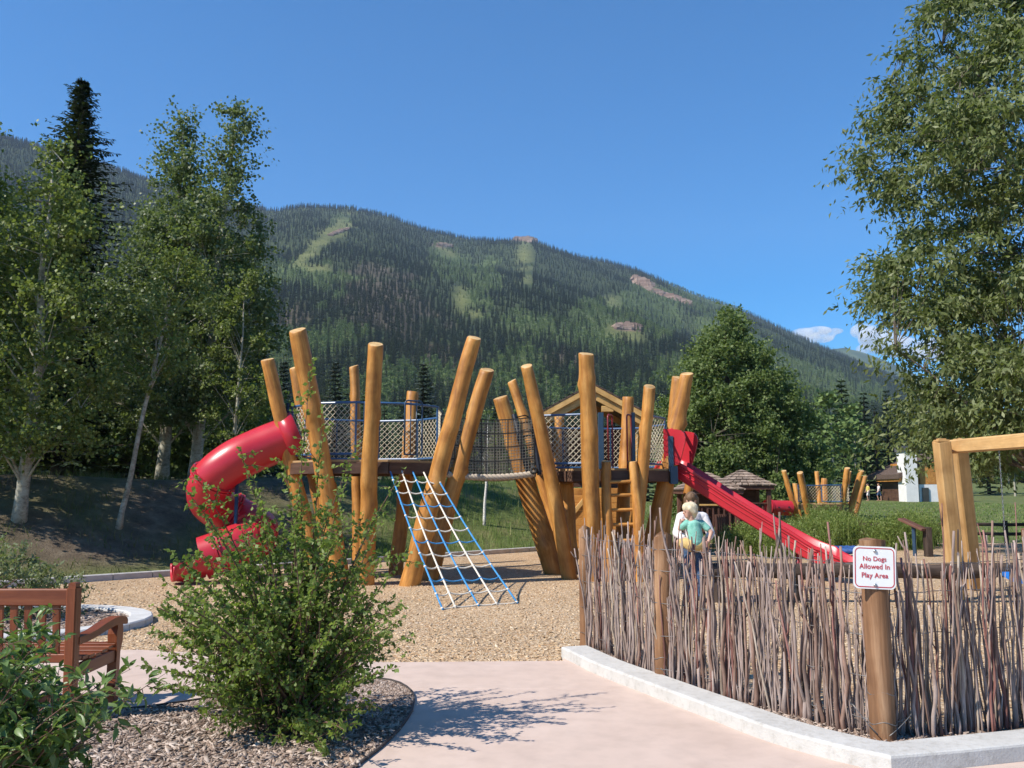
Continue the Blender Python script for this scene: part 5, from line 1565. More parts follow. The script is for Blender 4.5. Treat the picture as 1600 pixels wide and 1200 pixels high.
# ================================================================== BENCH
M_teak = wood('red_brown_teak', (.13, .032, .014), (.235, .065, .025), (.31, .105, .04), rough=.42, zs=.08, spec=.45, bstr=.2, per_obj=.1)
bn = empty('garden_bench', (-3.05, 6.5, .028), 'red-brown slatted wooden garden bench on the pink path', 'bench')
g0 = .028
bx = -3.03; bl = -5.0; yb, yf = 6.13, 6.78
for x in (bx, bl):
    # back post with a shaped top
    mb = MB(); mb.beam((x, yb + .02, g0), (x, yb - .02, .94), .07, .085, up=(0, 1, 0), bev=.008)
    mb.box((x, yb - .022, .955), (.05, .062, .04), bev=.006); mb.build('back_post', M_teak, bn)
    mb = MB()    # front leg with swelling profile
    prof = [(0, .07), (.08, .07), (.10, .06), (.36, .06), (.44, .085), (.50, .09), (.56, .065), (.61, .06)]
    vs = []
    for z, w in prof: vs += [Vector((x - .035, yf - w / 2, g0 + z)), Vector((x + .035, yf - w / 2, g0 + z)), Vector((x + .035, yf + w / 2 + (.02 if .4 < z < .58 else 0), g0 + z)), Vector((x - .035, yf + w / 2 + (.02 if .4 < z < .58 else 0), g0 + z))]
    mb.add(vs, [(i * 4 + k, i * 4 + (k + 1) % 4, i * 4 + 4 + (k + 1) % 4, i * 4 + 4 + k) for i in range(len(prof) - 1) for k in range(4)] + [(3, 2, 1, 0), tuple(len(vs) - 4 + k for k in range(4))], [(v.x, v.y, v.z) for v in vs])
    mb.build('leg', M_teak, bn)
    # armrest: waved top ending in a scroll
    mb = MB(); pa = [(yb + .02, .60, .05), (yb + .14, .60, .05), (yb + .28, .612, .05), (yb + .42, .637, .055), (yb + .56, .655, .06), (yb + .66, .655, .06), (yb + .73, .642, .058), (yb + .765, .625, .045), (yb + .775, .607, .02)]
    vs = []
    for (y, z, t_) in pa: vs += [Vector((x - .04, y, z)), Vector((x + .04, y, z)), Vector((x + .04, y, z - t_)), Vector((x - .04, y, z - t_))]
    mb.add(vs, [(i * 4 + k, i * 4 + 4 + k, i * 4 + 4 + (k + 1) % 4, i * 4 + (k + 1) % 4) for i in range(len(pa) - 1) for k in range(4)] + [(0, 1, 2, 3), tuple(len(vs) - 1 - k for k in range(4))], [(v.x, v.z, v.y) for v in vs])
    mb.build('armrest', M_teak, bn, True, sharp=35)
    mb = MB(); mb.beam((x, yb, .36), (x, yf, .37), .05, .09); mb.build('side_rail', M_teak, bn)
    mb = MB(); mb.beam((x, yb, .12), (x, yf, .12), .04, .06); mb.build('stretcher', M_teak, bn)
mb = MB(); mb.beam((bl, yb - .02, .875), (bx - .02, yb - .02, .875), .04, .115, bev=.008); mb.build('top_rail', M_teak, bn)
mb = MB(); mb.beam((bl, yb + .015, .46), (bx - .02, yb + .015, .46), .035, .06); mb.build('lower_rail', M_teak, bn)
x = bx - .115
while x > bl:
    mb = MB(); mb.beam((x, yb + .012, .48), (x, yb - .018, .83), .05, .018, up=(0, 1, 0), bev=.003); mb.build('back_slat', M_teak, bn); x -= .098
for k in range(7):
    y = yb + .06 + k * .098
    mb = MB(); mb.beam((bl - .03, y, .425 + .008 * abs(k - 3)), (bx + .02, y, .425 + .008 * abs(k - 3)), .082, .022, bev=.004); mb.build('seat_slat', M_teak, bn)
mb = MB(); mb.beam((bl, yf - .02, .37), (bx, yf - .02, .37), .035, .08); mb.build('front_apron', M_teak, bn)
mb = MB(); mb.beam((bl, (yb + yf) / 2, .12), (bx, (yb + yf) / 2, .12), .04, .05); mb.build('stretcher', M_teak, bn)

# ================================================================== SHRUBS
L_bush = leafmat('serviceberry_leaf', [(.105, .17, .025), (.16, .235, .045), (.215, .29, .07), (.32, .38, .15)], trans=.5, rough=.5, spec=.35)
L_dog = leafmat('dogwood_leaf', [(.07, .13, .025), (.10, .175, .04), (.14, .22, .06), (.21, .29, .12)], trans=.35, rough=.4, spec=.45)
L_sage = leafmat('pale_shrub_leaf', [(.09, .12, .05), (.13, .165, .07), (.18, .21, .10), (.24, .26, .15)], trans=.3, rough=.45, spec=.4)
M_twig = wood('reddish_twig', (.10, .055, .04), (.17, .10, .07), (.24, .16, .11), rough=.8)
def inpoly(poly, x, y): return bool(inside(poly, np.array([[x, y]]))[0])

bsh = empty('serviceberry_bush', gnd(455, 1142, .036), 'large bright green small-leaved bush in front of the first tower', 'bush')
rb = random.Random(8); nb = np.random.default_rng(8)
ENV = [(395, 780), (330, 790), (275, 800), (290, 870), (235, 905), (240, 980), (195, 1050), (250, 1110), (330, 1130), (390, 1185), (520, 1190), (600, 1120), (640, 1010), (635, 940), (610, 880), (625, 820), (590, 790), (540, 770), (470, 770)]
basep = gnd(462, 1140, .03)
ends = []
while len(ends) < 165:
    px, py = rb.uniform(190, 650), rb.uniform(765, 1190)
    if inpoly(ENV, px, py):
        if py > 1000 and rb.random() < .4: continue
        Y = basep.y + rb.gauss(0, .38) + (-.25 if py > 1080 else 0)
        p = at(px, py, Y)
        if p.z < .1: p.z = .1
        ends.append(p)
for (px, py, Y) in ((488, 560, 5.9), (505, 640, 5.7), (560, 690, 5.6), (632, 735, 5.8), (395, 745, 5.7), (300, 735, 5.6), (372, 700, 5.9), (545, 745, 5.5), (262, 860, 5.6), (215, 1040, 5.4), (232, 1075, 5.2), (236, 945, 5.7), (445, 720, 5.6), (640, 860, 5.6), (645, 990, 5.5), (290, 765, 5.5)):
    ends.append(at(px, py, Y))
mb = MB(); P = []; D = []
for e in ends:
    b0 = basep + Vector((rb.gauss(0, .09), rb.gauss(0, .09), 0))
    hgt = e.z - b0.z; hor = Vector((e.x - b0.x, e.y - b0.y, 0))
    mid = b0 + hor * .38 + Vector((0, 0, hgt * .62 + .05))
    pts = bez(b0, mid, e, 9)
    rr = .0085 if rb.random() < .8 else .012
    mb.tube(pts, [rr * (1.1 - .95 * i / 8) for i in range(9)], 5, cap=False, seed=len(P))
    L = sum((pts[i + 1] - pts[i]).length for i in range(8))
    # side twigs
    tws = []
    for _ in range(int(5 + L * 6)):
        u = rb.uniform(.25, .97); i = min(7, int(u * 8)); c = pts[i].lerp(pts[i + 1], u * 8 - i)
        dr = Vector((rb.gauss(0, 1), rb.gauss(0, 1), rb.gauss(.35, .6))).normalized(); l = rb.uniform(.08, .26) * (1.15 - .5 * u)
        q = c + dr * l; tws.append((c, q)); mb.tube([c, c.lerp(q, .5) + Vector((0, 0, .01)), q], [.003, .0022, .001], 3, cap=False)
    tws += [(pts[i], pts[i + 1]) for i in range(3, 8)]
    for (c, q) in tws:
        m2 = max(4, int((q - c).length / .0122)); dr = np.array((q - c).normalized())
        u = nb.uniform(.05, 1.05, m2)[:, None]
        P.append(np.array(c) * (1 - u) + np.array(q) * u + nb.normal(size=(m2, 3)) * .006)
        dd = nb.normal(size=(m2, 3)) + dr * .5; dd[:, 2] -= .25; D.append(dd)
mb.build('stems', M_twig, bsh, True)
P = np.concatenate(P); D = np.concatenate(D)
k = P[:, 2] > .06
link('foliage', leaf_mesh('foliage', P[k], D[k], .034, .025, L_bush, nb), bsh, kind='stuff')
print('BUSH leaves', len(P))

# foreground dogwood with long leaves: the leaves that show largest are pieces of their own
dg = empty('dogwood_shrub', gnd(20, 1330, .036), 'dark green long-leaved shrub in the near corner before the bench', 'shrub')
rb = random.Random(31); basep = gnd(10, 1300, .03); basep.y = 3.75; basep.x = -2.35
EN2 = [(-60, 980), (20, 985), (70, 965), (110, 985), (150, 1050), (200, 1070), (185, 1130), (170, 1180), (120, 1215), (-60, 1230)]
ends = []
while len(ends) < 120:
    px, py = rb.uniform(-70, 205), rb.uniform(960, 1230)
    if inpoly(EN2, px, py):
        p = at(px, py, rb.uniform(3.45, 4.5)); p.z = max(p.z, .12); ends.append(p)
for (px, py, Y) in ((262, 1050, 4.9), (240, 1066, 4.8), (205, 1045, 4.6), (98, 950, 4.3), (28, 975, 4.2)): ends.append(at(px, py, Y))
mb = MB(); leaves = []
for e in ends:
    b0 = basep + Vector((rb.gauss(0, .1), rb.gauss(0, .1), 0)); hor = Vector((e.x - b0.x, e.y - b0.y, 0)); hgt = e.z - b0.z
    pts = bez(b0, b0 + hor * .4 + Vector((0, 0, hgt * .68 + .06)), e, 9)
    mb.tube(pts, [.007 * (1.1 - .95 * i / 8) for i in range(9)], 5, cap=False)
    for i in range(2, 8):
        for _ in range(2):
            c = pts[i].lerp(pts[i + 1], rb.random()); ax = (pts[i + 1] - pts[i]).normalized()
            tw_ = Vector((rb.gauss(0, 1), rb.gauss(0, 1), rb.gauss(.3, .5))).normalized() * rb.uniform(.03, .14)
            mb.tube([c, c + tw_], [.0025, .0012], 3, cap=False)
            for q in range(rb.randint(4, 6)):
                u = rb.uniform(.3, 1.0); dr = (tw_.normalized() * .7 + Vector((rb.gauss(0, .7), rb.gauss(0, .7), rb.gauss(-.1, .5)))).normalized()
                leaves.append((c + tw_ * u, dr))
mb.build('stems', M_twig, dg, True)
def long_leaf(k):
    """pointed leaf one unit long, folded on its midrib and curled"""
    n = 5; vs = []; fs = []
    for i in range(n + 1):
        f = i / n; w = .19 * math.sin(math.pi * min(.999, f ** .85)) + .002; z = -.10 * f * f * (1 + .5 * k) ; x = f
        vs += [(x, -w, z + w * .45), (x, 0, z), (x, w, z + w * .45)]
    for i in range(n):
        a = i * 3; fs += [(a, a + 3, a + 4, a + 1), (a + 1, a + 4, a + 5, a + 2)]
    me = bpy.data.meshes.new('leaf'); me.from_pydata(vs, [], fs); me.materials.append(L_dog)
    at_ = me.attributes.new('lv', 'FLOAT', 'POINT'); at_.data.foreach_set('value', [(.15 + .22 * k) % 1.0] * len(vs))
    me.polygons.foreach_set('use_smooth', [True] * len(me.polygons)); me.update()
    return me
LM = [long_leaf(k) for k in range(4)]
def lkey(l): 
    q = py_of(l[0]); return l[0].y if -5 < q[0] < 270 and 930 < q[1] < 1200 else 99
leaves.sort(key=lkey)
INV2 = parent_inv(dg)
def lmat_(c, dr, s):
    x = dr; z = (Vector((rb.gauss(0, .6), rb.gauss(0, .6), 1)) - x * x.z); z = (z - x * z.dot(x)).normalized(); y = z.cross(x)
    M = Matrix((x, y, z)).transposed().to_4x4(); M.translation = c
    return M @ Matrix.Scale(s, 4)
for (c, dr) in leaves[:290]:
    o = bpy.data.objects.new('leaf', rb.choice(LM)); COL.objects.link(o); o.parent = dg; o.matrix_parent_inverse = INV2
    o.matrix_basis = lmat_(c, dr, rb.uniform(.045, .078))
bm = bmesh.new()
mb = MB(); lvs = []
for (c, dr) in leaves[290:]:
    me = rb.choice(LM); M = lmat_(c, dr, rb.uniform(.045, .075)); q = me.attributes['lv'].data[0].value
    mb.add([M @ v.co for v in me.vertices], [tuple(p.vertices) for p in me.polygons]); lvs += [q] * len(me.vertices)
o = mb.build('foliage', L_dog, dg, True, kind='stuff'); a_ = o.data.attributes.new('lv', 'FLOAT', 'POINT'); a_.data.foreach_set('value', lvs)
print('DOG leaves', len(leaves))

# shrub in the round island, and one on its far side
broadleaf('island_shrub', 'pale green shrub growing in the round concrete ring behind the bench', 'shrub', Vector((-6.5, 10.9, .05)), .88, [(.02, .5), (.4, .85), (.8, .6), (1, .2)], .02, .075, .03, 90, 46, .24, L_sage, M_twig, 101, crown0=.06, droop=.2)
broadleaf('island_shrub', 'small pale shrub at the end of the bench in the concrete ring', 'shrub', Vector((-5.75, 11.2, .05)), .5, [(.02, .25), (.4, .42), (.8, .3), (1, .1)], .012, .06, .026, 26, 30, .18, L_sage, M_twig, 102, crown0=.06, droop=.2)

# ---------------- grasses
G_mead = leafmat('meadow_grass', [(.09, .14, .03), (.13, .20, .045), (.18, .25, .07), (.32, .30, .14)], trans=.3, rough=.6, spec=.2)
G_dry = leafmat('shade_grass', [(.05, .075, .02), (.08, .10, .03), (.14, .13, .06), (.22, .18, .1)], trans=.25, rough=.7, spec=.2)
G_clump = leafmat('feather_grass', [(.10, .15, .03), (.15, .21, .045), (.21, .27, .07), (.32, .34, .13)], trans=.35, rough=.5, spec=.3)
def blades(name, pts, hmin, hmax, wid, mat, seed, parent=None, spread=.35, **kw):
    r = np.random.default_rng(seed); N = len(pts); h = r.uniform(hmin, hmax, N)[:, None]
    ln = r.normal(0, spread, (N, 2)); a = r.uniform(0, 6.28, N)
    s = np.stack([np.cos(a), np.sin(a), np.zeros(N)], 1) * (wid * r.uniform(.6, 1.3, N))[:, None]
    up = np.column_stack([ln, np.ones(N)]); V = np.empty((N, 5, 3))
    V[:, 0] = pts - s; V[:, 1] = pts + s
    m_ = pts + up * h * .55 * np.array([.6, .6, 1])
    V[:, 2] = m_ + s * .75; V[:, 4] = m_ - s * .75; V[:, 3] = pts + up * h * np.array([1.3, 1.3, .95])
    tri = np.array([(0, 1, 2), (0, 2, 4), (4, 2, 3)])
    Q = (np.arange(N)[:, None, None] * 5 + tri[None]).reshape(-1, 3)
    return link(name, np_mesh(name, V.reshape(-1, 3), Q, mat, {'lv': np.repeat(np.clip(r.normal(.5, .25, N), 0, 1), 5)}), parent, **kw)
def ground_pts(n, x0, x1, y0, y1, seed, cond):
    r = np.random.default_rng(seed); x = r.uniform(x0, x1, n); y = r.uniform(y0, y1, n)
    out = [(a, b, H(a, b) - .01) for a, b in zip(x, y) if cond(a, b)]
    return np.array(out)
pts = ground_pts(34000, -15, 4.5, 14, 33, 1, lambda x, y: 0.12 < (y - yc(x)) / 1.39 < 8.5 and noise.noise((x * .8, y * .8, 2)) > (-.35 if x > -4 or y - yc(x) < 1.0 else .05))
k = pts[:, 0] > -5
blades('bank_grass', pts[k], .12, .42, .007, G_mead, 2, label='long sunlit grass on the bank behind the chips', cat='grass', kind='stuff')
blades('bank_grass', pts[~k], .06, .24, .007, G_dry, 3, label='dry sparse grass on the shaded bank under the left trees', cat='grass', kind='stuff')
pts = ground_pts(30000, -2, 40, 27.5, 75, 4, lambda x, y: x > 2 + (y - 27) * .12)
blades('lawn_grass', pts, .05, .16, .02, G_mead, 5, label='mown lawn beyond the play area', cat='grass', kind='stuff')
rc = random.Random(3)
spots = [(1168, 870, 1.1, 22.5), (1190, 868, 1.25, 22), (1216, 872, .95, 21.5), (1265, 862, 1.0, 24), (1300, 860, 1.15, 25), (1240, 850, 1.1, 27), (1285, 838, 1.3, 29), (1330, 845, 1.0, 27), (1385, 858, .95, 24.5), (1410, 856, 1.15, 25), (1430, 852, 1.0, 26), (1365, 846, .8, 27), (1150, 868, .8, 23)]
for i, (px, py, hh, Y) in enumerate(spots):
    hh *= .66 if px < 1260 else .9
    c = Vector(((px - 800) / F * Y, Y, 0)); c.z = H(c.x, c.y)
    t = empty('willow_clump', c, 'feathery bright green willow-like clump between the slide and the far tower', 'shrub', 'feathery green clumps past the slide')
    n = 420; a = np.array([(c.x + rc.gauss(0, .3), c.y + rc.gauss(0, .3), c.z) for _ in range(n)])
    ob = blades('stems', a, hh * .5, hh * 1.1, .009, G_clump, 300 + i, t, .25)
    P = []; D = []; r = np.random.default_rng(900 + i)
    for q in a[::2]:
        m2 = 16; u = r.uniform(.25, 1, m2)[:, None]; P.append(q + np.array([r.normal(0, .2), r.normal(0, .2), hh]) * u * r.uniform(.6, 1.1) + r.normal(size=(m2, 3)) * .04); D.append(r.normal(size=(m2, 3)) + np.array([0, 0, 1.0]))
    link('leaves', leaf_mesh('leaves', np.concatenate(P), np.concatenate(D), .09, .022, G_clump, r), t)

# far wooden fence behind the swings and dead grass
ff = empty('rail_fence', (12, 26.5, 0), 'dark split-rail fence at the lawn edge behind the swings', 'fence')
for k in range(6):
    x = 10.6 + k * 2.2; mb = MB(); mb.tube([(x, 26.6, -.1), (x, 26.6, .72)], .07, 8); mb.build('post', M_dlog, ff, True, sharp=50)
    for z in (.32, .6):
        mb = MB(); mb.tube([(x, 26.52, z), (x + 1.1, 26.5, z + .02), (x + 2.2, 26.52, z)], .05, 8); mb.build('rail', M_dlog, ff, True)
mb = MB()
sb = empty('tilted_plank', at(1425, 826, 22), 'dark tilted plank of a seesaw beyond the log rail', 'seesaw'); sb.location.z = 0
mb.beam(at(1408, 811, 22.2), at(1445, 828, 21.6), .24, .06); mb.build('plank', M_dwood, sb)
mb = MB(); mb.box((at(1450, 850, 21.7).x, 21.7, .3), (.16, .2, .85), bev=.02); mb.build('base', M_dlog, sb)
c = at(1427, 819, 21.9); mb = MB(); mb.tube([(c.x, c.y, -.1), (c.x, c.y, c.z)], .05, 8); mb.build('pivot', M_navy, sb)

# ================================================================== HOUSE at the far side of the lawn
hs_ = empty('chimney_house', ((1440 - 800) / F * 78, 80, 1.0), 'low timber house with a tall white chimney beyond the lawn', 'house')
M_stucco = surf('white_stucco', [(.3, (.66, .64, .6)), (.7, (.76, .74, .7))], scale=2, rough=.95, bstr=.3, bscale=20)
M_slate = surf('dark_slate', [(.3, (.06, .06, .065)), (.7, (.12, .12, .125))], scale=3, rough=.8)
Yh = 78.0
def px_box(name, x0, x1, y0, y1, dep, mat, yo=0):
    a, b = at(x0, y0, Yh + yo), at(x1, y1, Yh + yo)
    zb_ = min(b.z, H(b.x, Yh) - .2) if y1 > 775 else b.z
    mb = MB(); mb.box(((a.x + b.x) / 2, Yh + yo + dep / 2, (a.z + zb_) / 2), (b.x - a.x, dep, a.z - zb_)); return mb.build(name, mat, hs_)
px_box('chimney', 1413, 1436, 706, 780, 1.6, M_stucco)
px_box('chimney_cap', 1411, 1438, 697, 705.5, 1.8, M_slate, -.1)
px_box('wall', 1436.3, 1520, 757, 780, 6, M_stucco, .4)
px_box('upper_wall', 1436.3, 1475, 722, 756.5, 6, M_orange, .5)
px_box('window', 1441, 1452, 762, 776, .1, plain('dark_window_glass', (.03, .035, .04), .1), .28)
mb = MB(); a = at(1404, 741, Yh + .6); b = at(1414, 732, Yh + .6)
vs = [a, at(1475, 706, Yh + .6), at(1475, 714, Yh + .6), at(1404, 748, Yh + .6)]
mb.add([*vs, *[v + Vector((0, 7, 0)) for v in vs]], [(0, 1, 2, 3), (7, 6, 5, 4), (0, 4, 5, 1), (1, 5, 6, 2), (2, 6, 7, 3), (3, 7, 4, 0)]); mb.build('roof', M_darkroof, hs_)
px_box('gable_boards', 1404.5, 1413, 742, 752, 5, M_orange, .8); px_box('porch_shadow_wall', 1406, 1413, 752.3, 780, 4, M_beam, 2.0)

# ================================================================== PEOPLE
def caps_mesh(name, caps, voxel, mat, parent, smooth_n=6, kind=None):
    """one continuous surface over tapered capsules: (p, q, r0, r1)"""
    bm = bmesh.new()
    for (p, q, r0, r1) in caps:
        p, q = Vector(p), Vector(q); L = max((q - p).length, 1e-4); n = 7
        for i in range(n):
            f = i / (n - 1); r = r0 + (r1 - r0) * f
            bmesh.ops.create_icosphere(bm, subdivisions=2, radius=r, matrix=Matrix.Translation(p.lerp(q, f)))
    me = bpy.data.meshes.new(name); bm.to_mesh(me); bm.free()
    o = bpy.data.objects.new(name, me); COL.objects.link(o)
    m1 = o.modifiers.new('r', 'REMESH'); m1.mode = 'VOXEL'; m1.voxel_size = voxel
    m2 = o.modifiers.new('s', 'SMOOTH'); m2.iterations = smooth_n; m2.factor = .5
    bpy.context.view_layer.update()
    out = bpy.data.meshes.new_from_object(o.evaluated_get(bpy.context.evaluated_depsgraph_get()))
    bpy.data.objects.remove(o)
    out.materials.clear(); out.materials.append(mat); out.polygons.foreach_set('use_smooth', [True] * len(out.polygons))
    at_ = out.attributes.new('grain', 'FLOAT_VECTOR', 'POINT')
    return link(name, out, parent)
M_skin = surf('skin', [(.3, (.52, .29, .205)), (.7, (.6, .36, .26))], scale=14, rough=.55, bstr=.05)
M_blond = surf('blond_hair', [(.3, (.52, .42, .26)), (.7, (.72, .63, .45))], scale=30, vscale=(1, 1, .3), rough=.6, bstr=.6, bscale=120)
M_brown = surf('brown_hair', [(.3, (.10, .055, .028)), (.7, (.21, .125, .065))], scale=30, vscale=(1, 1, .3), rough=.55, bstr=.6, bscale=120)
M_teal = surf('teal_cotton', [(.3, (.13, .36, .28)), (.5, (.2, .46, .37)), (.7, (.30, .56, .47))], scale=16, rough=.9, bstr=.5, bscale=24, bdist=.02)
M_wshirt = surf('white_cotton', [(.3, (.62, .56, .55)), (.7, (.75, .71, .7))], scale=10, rough=.9, bstr=.5, bscale=22, bdist=.02)
M_jean = surf('blue_denim', [(.3, (.03, .06, .13)), (.7, (.07, .12, .22))], scale=10, rough=.9, bstr=.4, bscale=60)
M_khaki = surf('khaki_cotton', [(.3, (.42, .29, .11)), (.7, (.55, .4, .17))], scale=10, rough=.9, bstr=.4, bscale=40)
M_shoe = plain('dark_shoe', (.05, .05, .055), .6)
def hand(o, d, pal, s):
    """palm and five bent fingers; o wrist, d pointing to the finger tips, pal palm normal"""
    d = Vector(d).normalized(); pal = Vector(pal); pal = (pal - d * pal.dot(d)).normalized(); sd = d.cross(pal); o = Vector(o)
    c = [(o, o + d * .085 * s, .026 * s, .034 * s), (o + d * .06 * s - sd * .018 * s, o + d * .09 * s + sd * .018 * s, .024 * s, .024 * s)]
    for i, L in enumerate((.072, .082, .076, .06)):
        b = o + d * .095 * s + sd * (-.03 + .02 * i) * s; m_ = b + d * L * .55 * s + pal * .012 * s; e = m_ + d * L * .3 * s + pal * .035 * s
        c += [(b, m_, .0095 * s, .009 * s), (m_, e, .009 * s, .0075 * s)]
    b = o + d * .035 * s - sd * .03 * s; m_ = b + d * .03 * s - sd * .03 * s + pal * .01 * s
    return c + [(b, m_, .012 * s, .0105 * s), (m_, m_ + d * .035 * s + pal * .012 * s, .0105 * s, .0085 * s)]
def eyeset(c, fwd, up, s, parent):
    sd = fwd.cross(up); M_e = plain('eye_dark', (.03, .025, .02), .2); mb = MB()
    for k in (-1, 1):
        q = c + fwd * .092 * s + sd * k * .034 * s + up * .005 * s
        mb.tube([q, q + fwd * .008 * s], [.012 * s, .004 * s], 8)
    mb.build('eyes', M_e, parent, True)
    mb = MB(); q = c + fwd * .090 * s - up * .052 * s; mb.tube([q - sd * .022 * s, q + fwd * .007 * s, q + sd * .022 * s], [.004 * s, .007 * s, .004 * s], 6); mb.build('mouth', plain('lip', (.4, .13, .11), .5), parent, True)
def head(c, fwd, s):
    up = Vector((0, 0, 1)); sd = fwd.cross(up)
    caps = [(c + up * .025 * s - fwd * .022 * s, c + up * .03 * s + fwd * .015 * s, .094 * s, .088 * s), (c + fwd * .03 * s, c + fwd * .035 * s - up * .065 * s, .068 * s, .05 * s), (c - fwd * .03 * s - up * .03 * s, c - fwd * .02 * s - up * .12 * s, .06 * s, .052 * s),
            (c + fwd * .095 * s - up * .002 * s, c + fwd * .112 * s - up * .025 * s, .010 * s, .014 * s)]
    for k in (-1, 1): caps.append((c + sd * k * .092 * s - up * .02 * s - fwd * .008 * s, c + sd * k * .099 * s + up * .018 * s - fwd * .016 * s, .013 * s, .016 * s))
    return caps

# adult, facing the camera, carrying the child
AX, AY = (1079 - 800) / F * 12.95, 12.95
ad = empty('person', (AX, AY, 0), 'brown-haired adult in white shirt and jeans carrying a child behind the stick fence', 'person')
V3 = lambda x, y, z: Vector((AX + x, AY + y, z))
fw = Vector((-.25, -1, 0)).normalized()
hc_ = V3(-.01, .02, 1.455)
body = head(hc_, fw, .98) + [(V3(0, .02, 1.30), V3(0, .02, 1.38), .052, .05), (V3(0, .02, .88), V3(0, .02, 1.0), .135, .125), (V3(0, .02, 1.0), V3(0, .015, 1.2), .125, .13), (V3(-.13, .02, 1.23), V3(.13, .02, 1.23), .062, .062)]
for s in (-1, 1):
    body += [(V3(s * .085, .02, .86), V3(s * .095, .0, .46), .088, .058), (V3(s * .095, 0, .46), V3(s * .1, .04, .09), .056, .038), (V3(s * .1, .05, .05), V3(s * .11, -.12, .035), .04, .033)]
    sh, el, wr = V3(s * .17, .02, 1.22), V3(s * .25, -.05, .98), V3(s * .13, -.3, .90)
    body += [(sh, el, .05, .04), (el, wr, .04, .028)] + hand(wr, Vector((-s * .9, -.25, .05)), Vector((0, .6, .8)), .95)
caps_mesh('body', body, .011, M_skin, ad)
eyeset(hc_, fw, Vector((0, 0, 1)), .98, ad)
sh_ = [(V3(0, .02, .87), V3(0, .02, 1.0), .15, .138), (V3(0, .02, 1.0), V3(0, .015, 1.2), .138, .142), (V3(-.14, .02, 1.235), V3(.14, .02, 1.235), .074, .074)]
for s in (-1, 1): sh_ += [(V3(s * .17, .02, 1.225), V3(s * .245, -.045, 1.0), .072, .07), (V3(s * .25, -.05, .985), V3(s * .19, -.19, .94), .064, .058)]
caps_mesh('shirt', sh_, .012, M_wshirt, ad)
jn = [(V3(-.06, .02, .86), V3(.06, .02, .86), .118, .118)]
for s in (-1, 1): jn += [(V3(s * .085, .02, .85), V3(s * .095, .0, .46), .1, .07), (V3(s * .095, 0, .46), V3(s * .1, .04, .1), .068, .058)]
caps_mesh('jeans', jn, .012, M_jean, ad)
caps_mesh('shoes', [(V3(s * .1, .07, .05), V3(s * .115, -.13, .04), .05, .042) for s in (-1, 1)], .01, M_shoe, ad)
up = Vector((0, 0, 1)); sdv = fw.cross(up)
caps_mesh('hair', [(hc_ + up * .05 - fw * .03, hc_ + up * .055 + fw * .03, .1, .085), (hc_ - fw * .045, hc_ - fw * .05 - up * .14, .09, .06)] + [(hc_ + sdv * k * .075 + up * .04, hc_ + sdv * k * .085 - up * .12 - fw * .03, .04, .035) for k in (-1, 1)], .009, M_brown, ad, 3)

# the child, seen from behind, head turned to the left
CX, CY = (1082 - 800) / F * 12.62, 12.62
ch = empty('person', (CX, CY, .8), 'fair-haired small child in a teal top held on the adult\'s front', 'person')
W = lambda x, y, z: Vector((CX + x, CY + y, z))
fc = Vector((-.92, -.2, -.05)).normalized(); hcc = W(-.075, -.02, 1.315)
body = head(hcc, fc, .92) + [(W(-.05, .0, 1.16), W(-.065, -.01, 1.24), .042, .042), (W(0, -.02, .86), W(0, -.02, .98), .105, .1), (W(0, -.02, .98), W(-.02, -.01, 1.12), .1, .088), (W(-.11, 0, 1.145), W(.09, 0, 1.14), .045, .045)]
body += [(W(.12, 0, 1.14), W(.225, -.05, 1.02), .038, .032), (W(.225, -.05, 1.02), W(.17, -.11, .90), .031, .023)] + hand(W(.17, -.11, .90), Vector((-.7, -.1, -.7)), Vector((-.5, .5, 0)), .66)
body += [(W(-.13, 0, 1.14), W(-.2, .1, 1.06), .038, .032), (W(-.2, .1, 1.06), W(-.16, .22, 1.16), .031, .023)] + hand(W(-.16, .22, 1.16), Vector((.6, .6, .4)), Vector((.5, .2, -.6)), .66)
for s in (-1, 1): body += [(W(s * .07, 0, .86), W(s * .2, .13, .87), .07, .052), (W(s * .2, .13, .87), W(s * .2, .24, .66), .048, .034), (W(s * .2, .24, .66), W(s * .19, .17, .61), .033, .026)]
caps_mesh('body', body, .009, M_skin, ch)
eyeset(hcc, fc, up, .92, ch)
caps_mesh('shirt', [(W(0, -.02, .88), W(0, -.02, .98), .118, .112), (W(0, -.02, .98), W(-.02, -.01, 1.11), .112, .1), (W(-.11, 0, 1.145), W(.1, 0, 1.14), .057, .057), (W(.12, 0, 1.13), W(.18, -.025, 1.07), .052, .05), (W(-.13, 0, 1.13), W(-.17, .04, 1.09), .052, .05)], .009, M_teal, ch)
caps_mesh('shorts', [(W(-.05, -.015, .845), W(.05, -.015, .845), .112, .112)] + [(W(s * .07, 0, .85), W(s * .17, .1, .86), .084, .07) for s in (-1, 1)], .009, M_khaki, ch)
sd2 = fc.cross(up).normalized()
caps_mesh('hair', [(hcc + up * .045 - fc * .035, hcc + up * .06 + fc * .035, .095, .075), (hcc - fc * .05, hcc - fc * .05 - up * .06, .08, .055)] + [(hcc + sd2 * k * .055 + up * .045 + fc * .01, hcc + sd2 * k * .07 - fc * .04 - up * .01, .05, .04) for k in (-1, 1)], .008, M_blond, ch, 3)

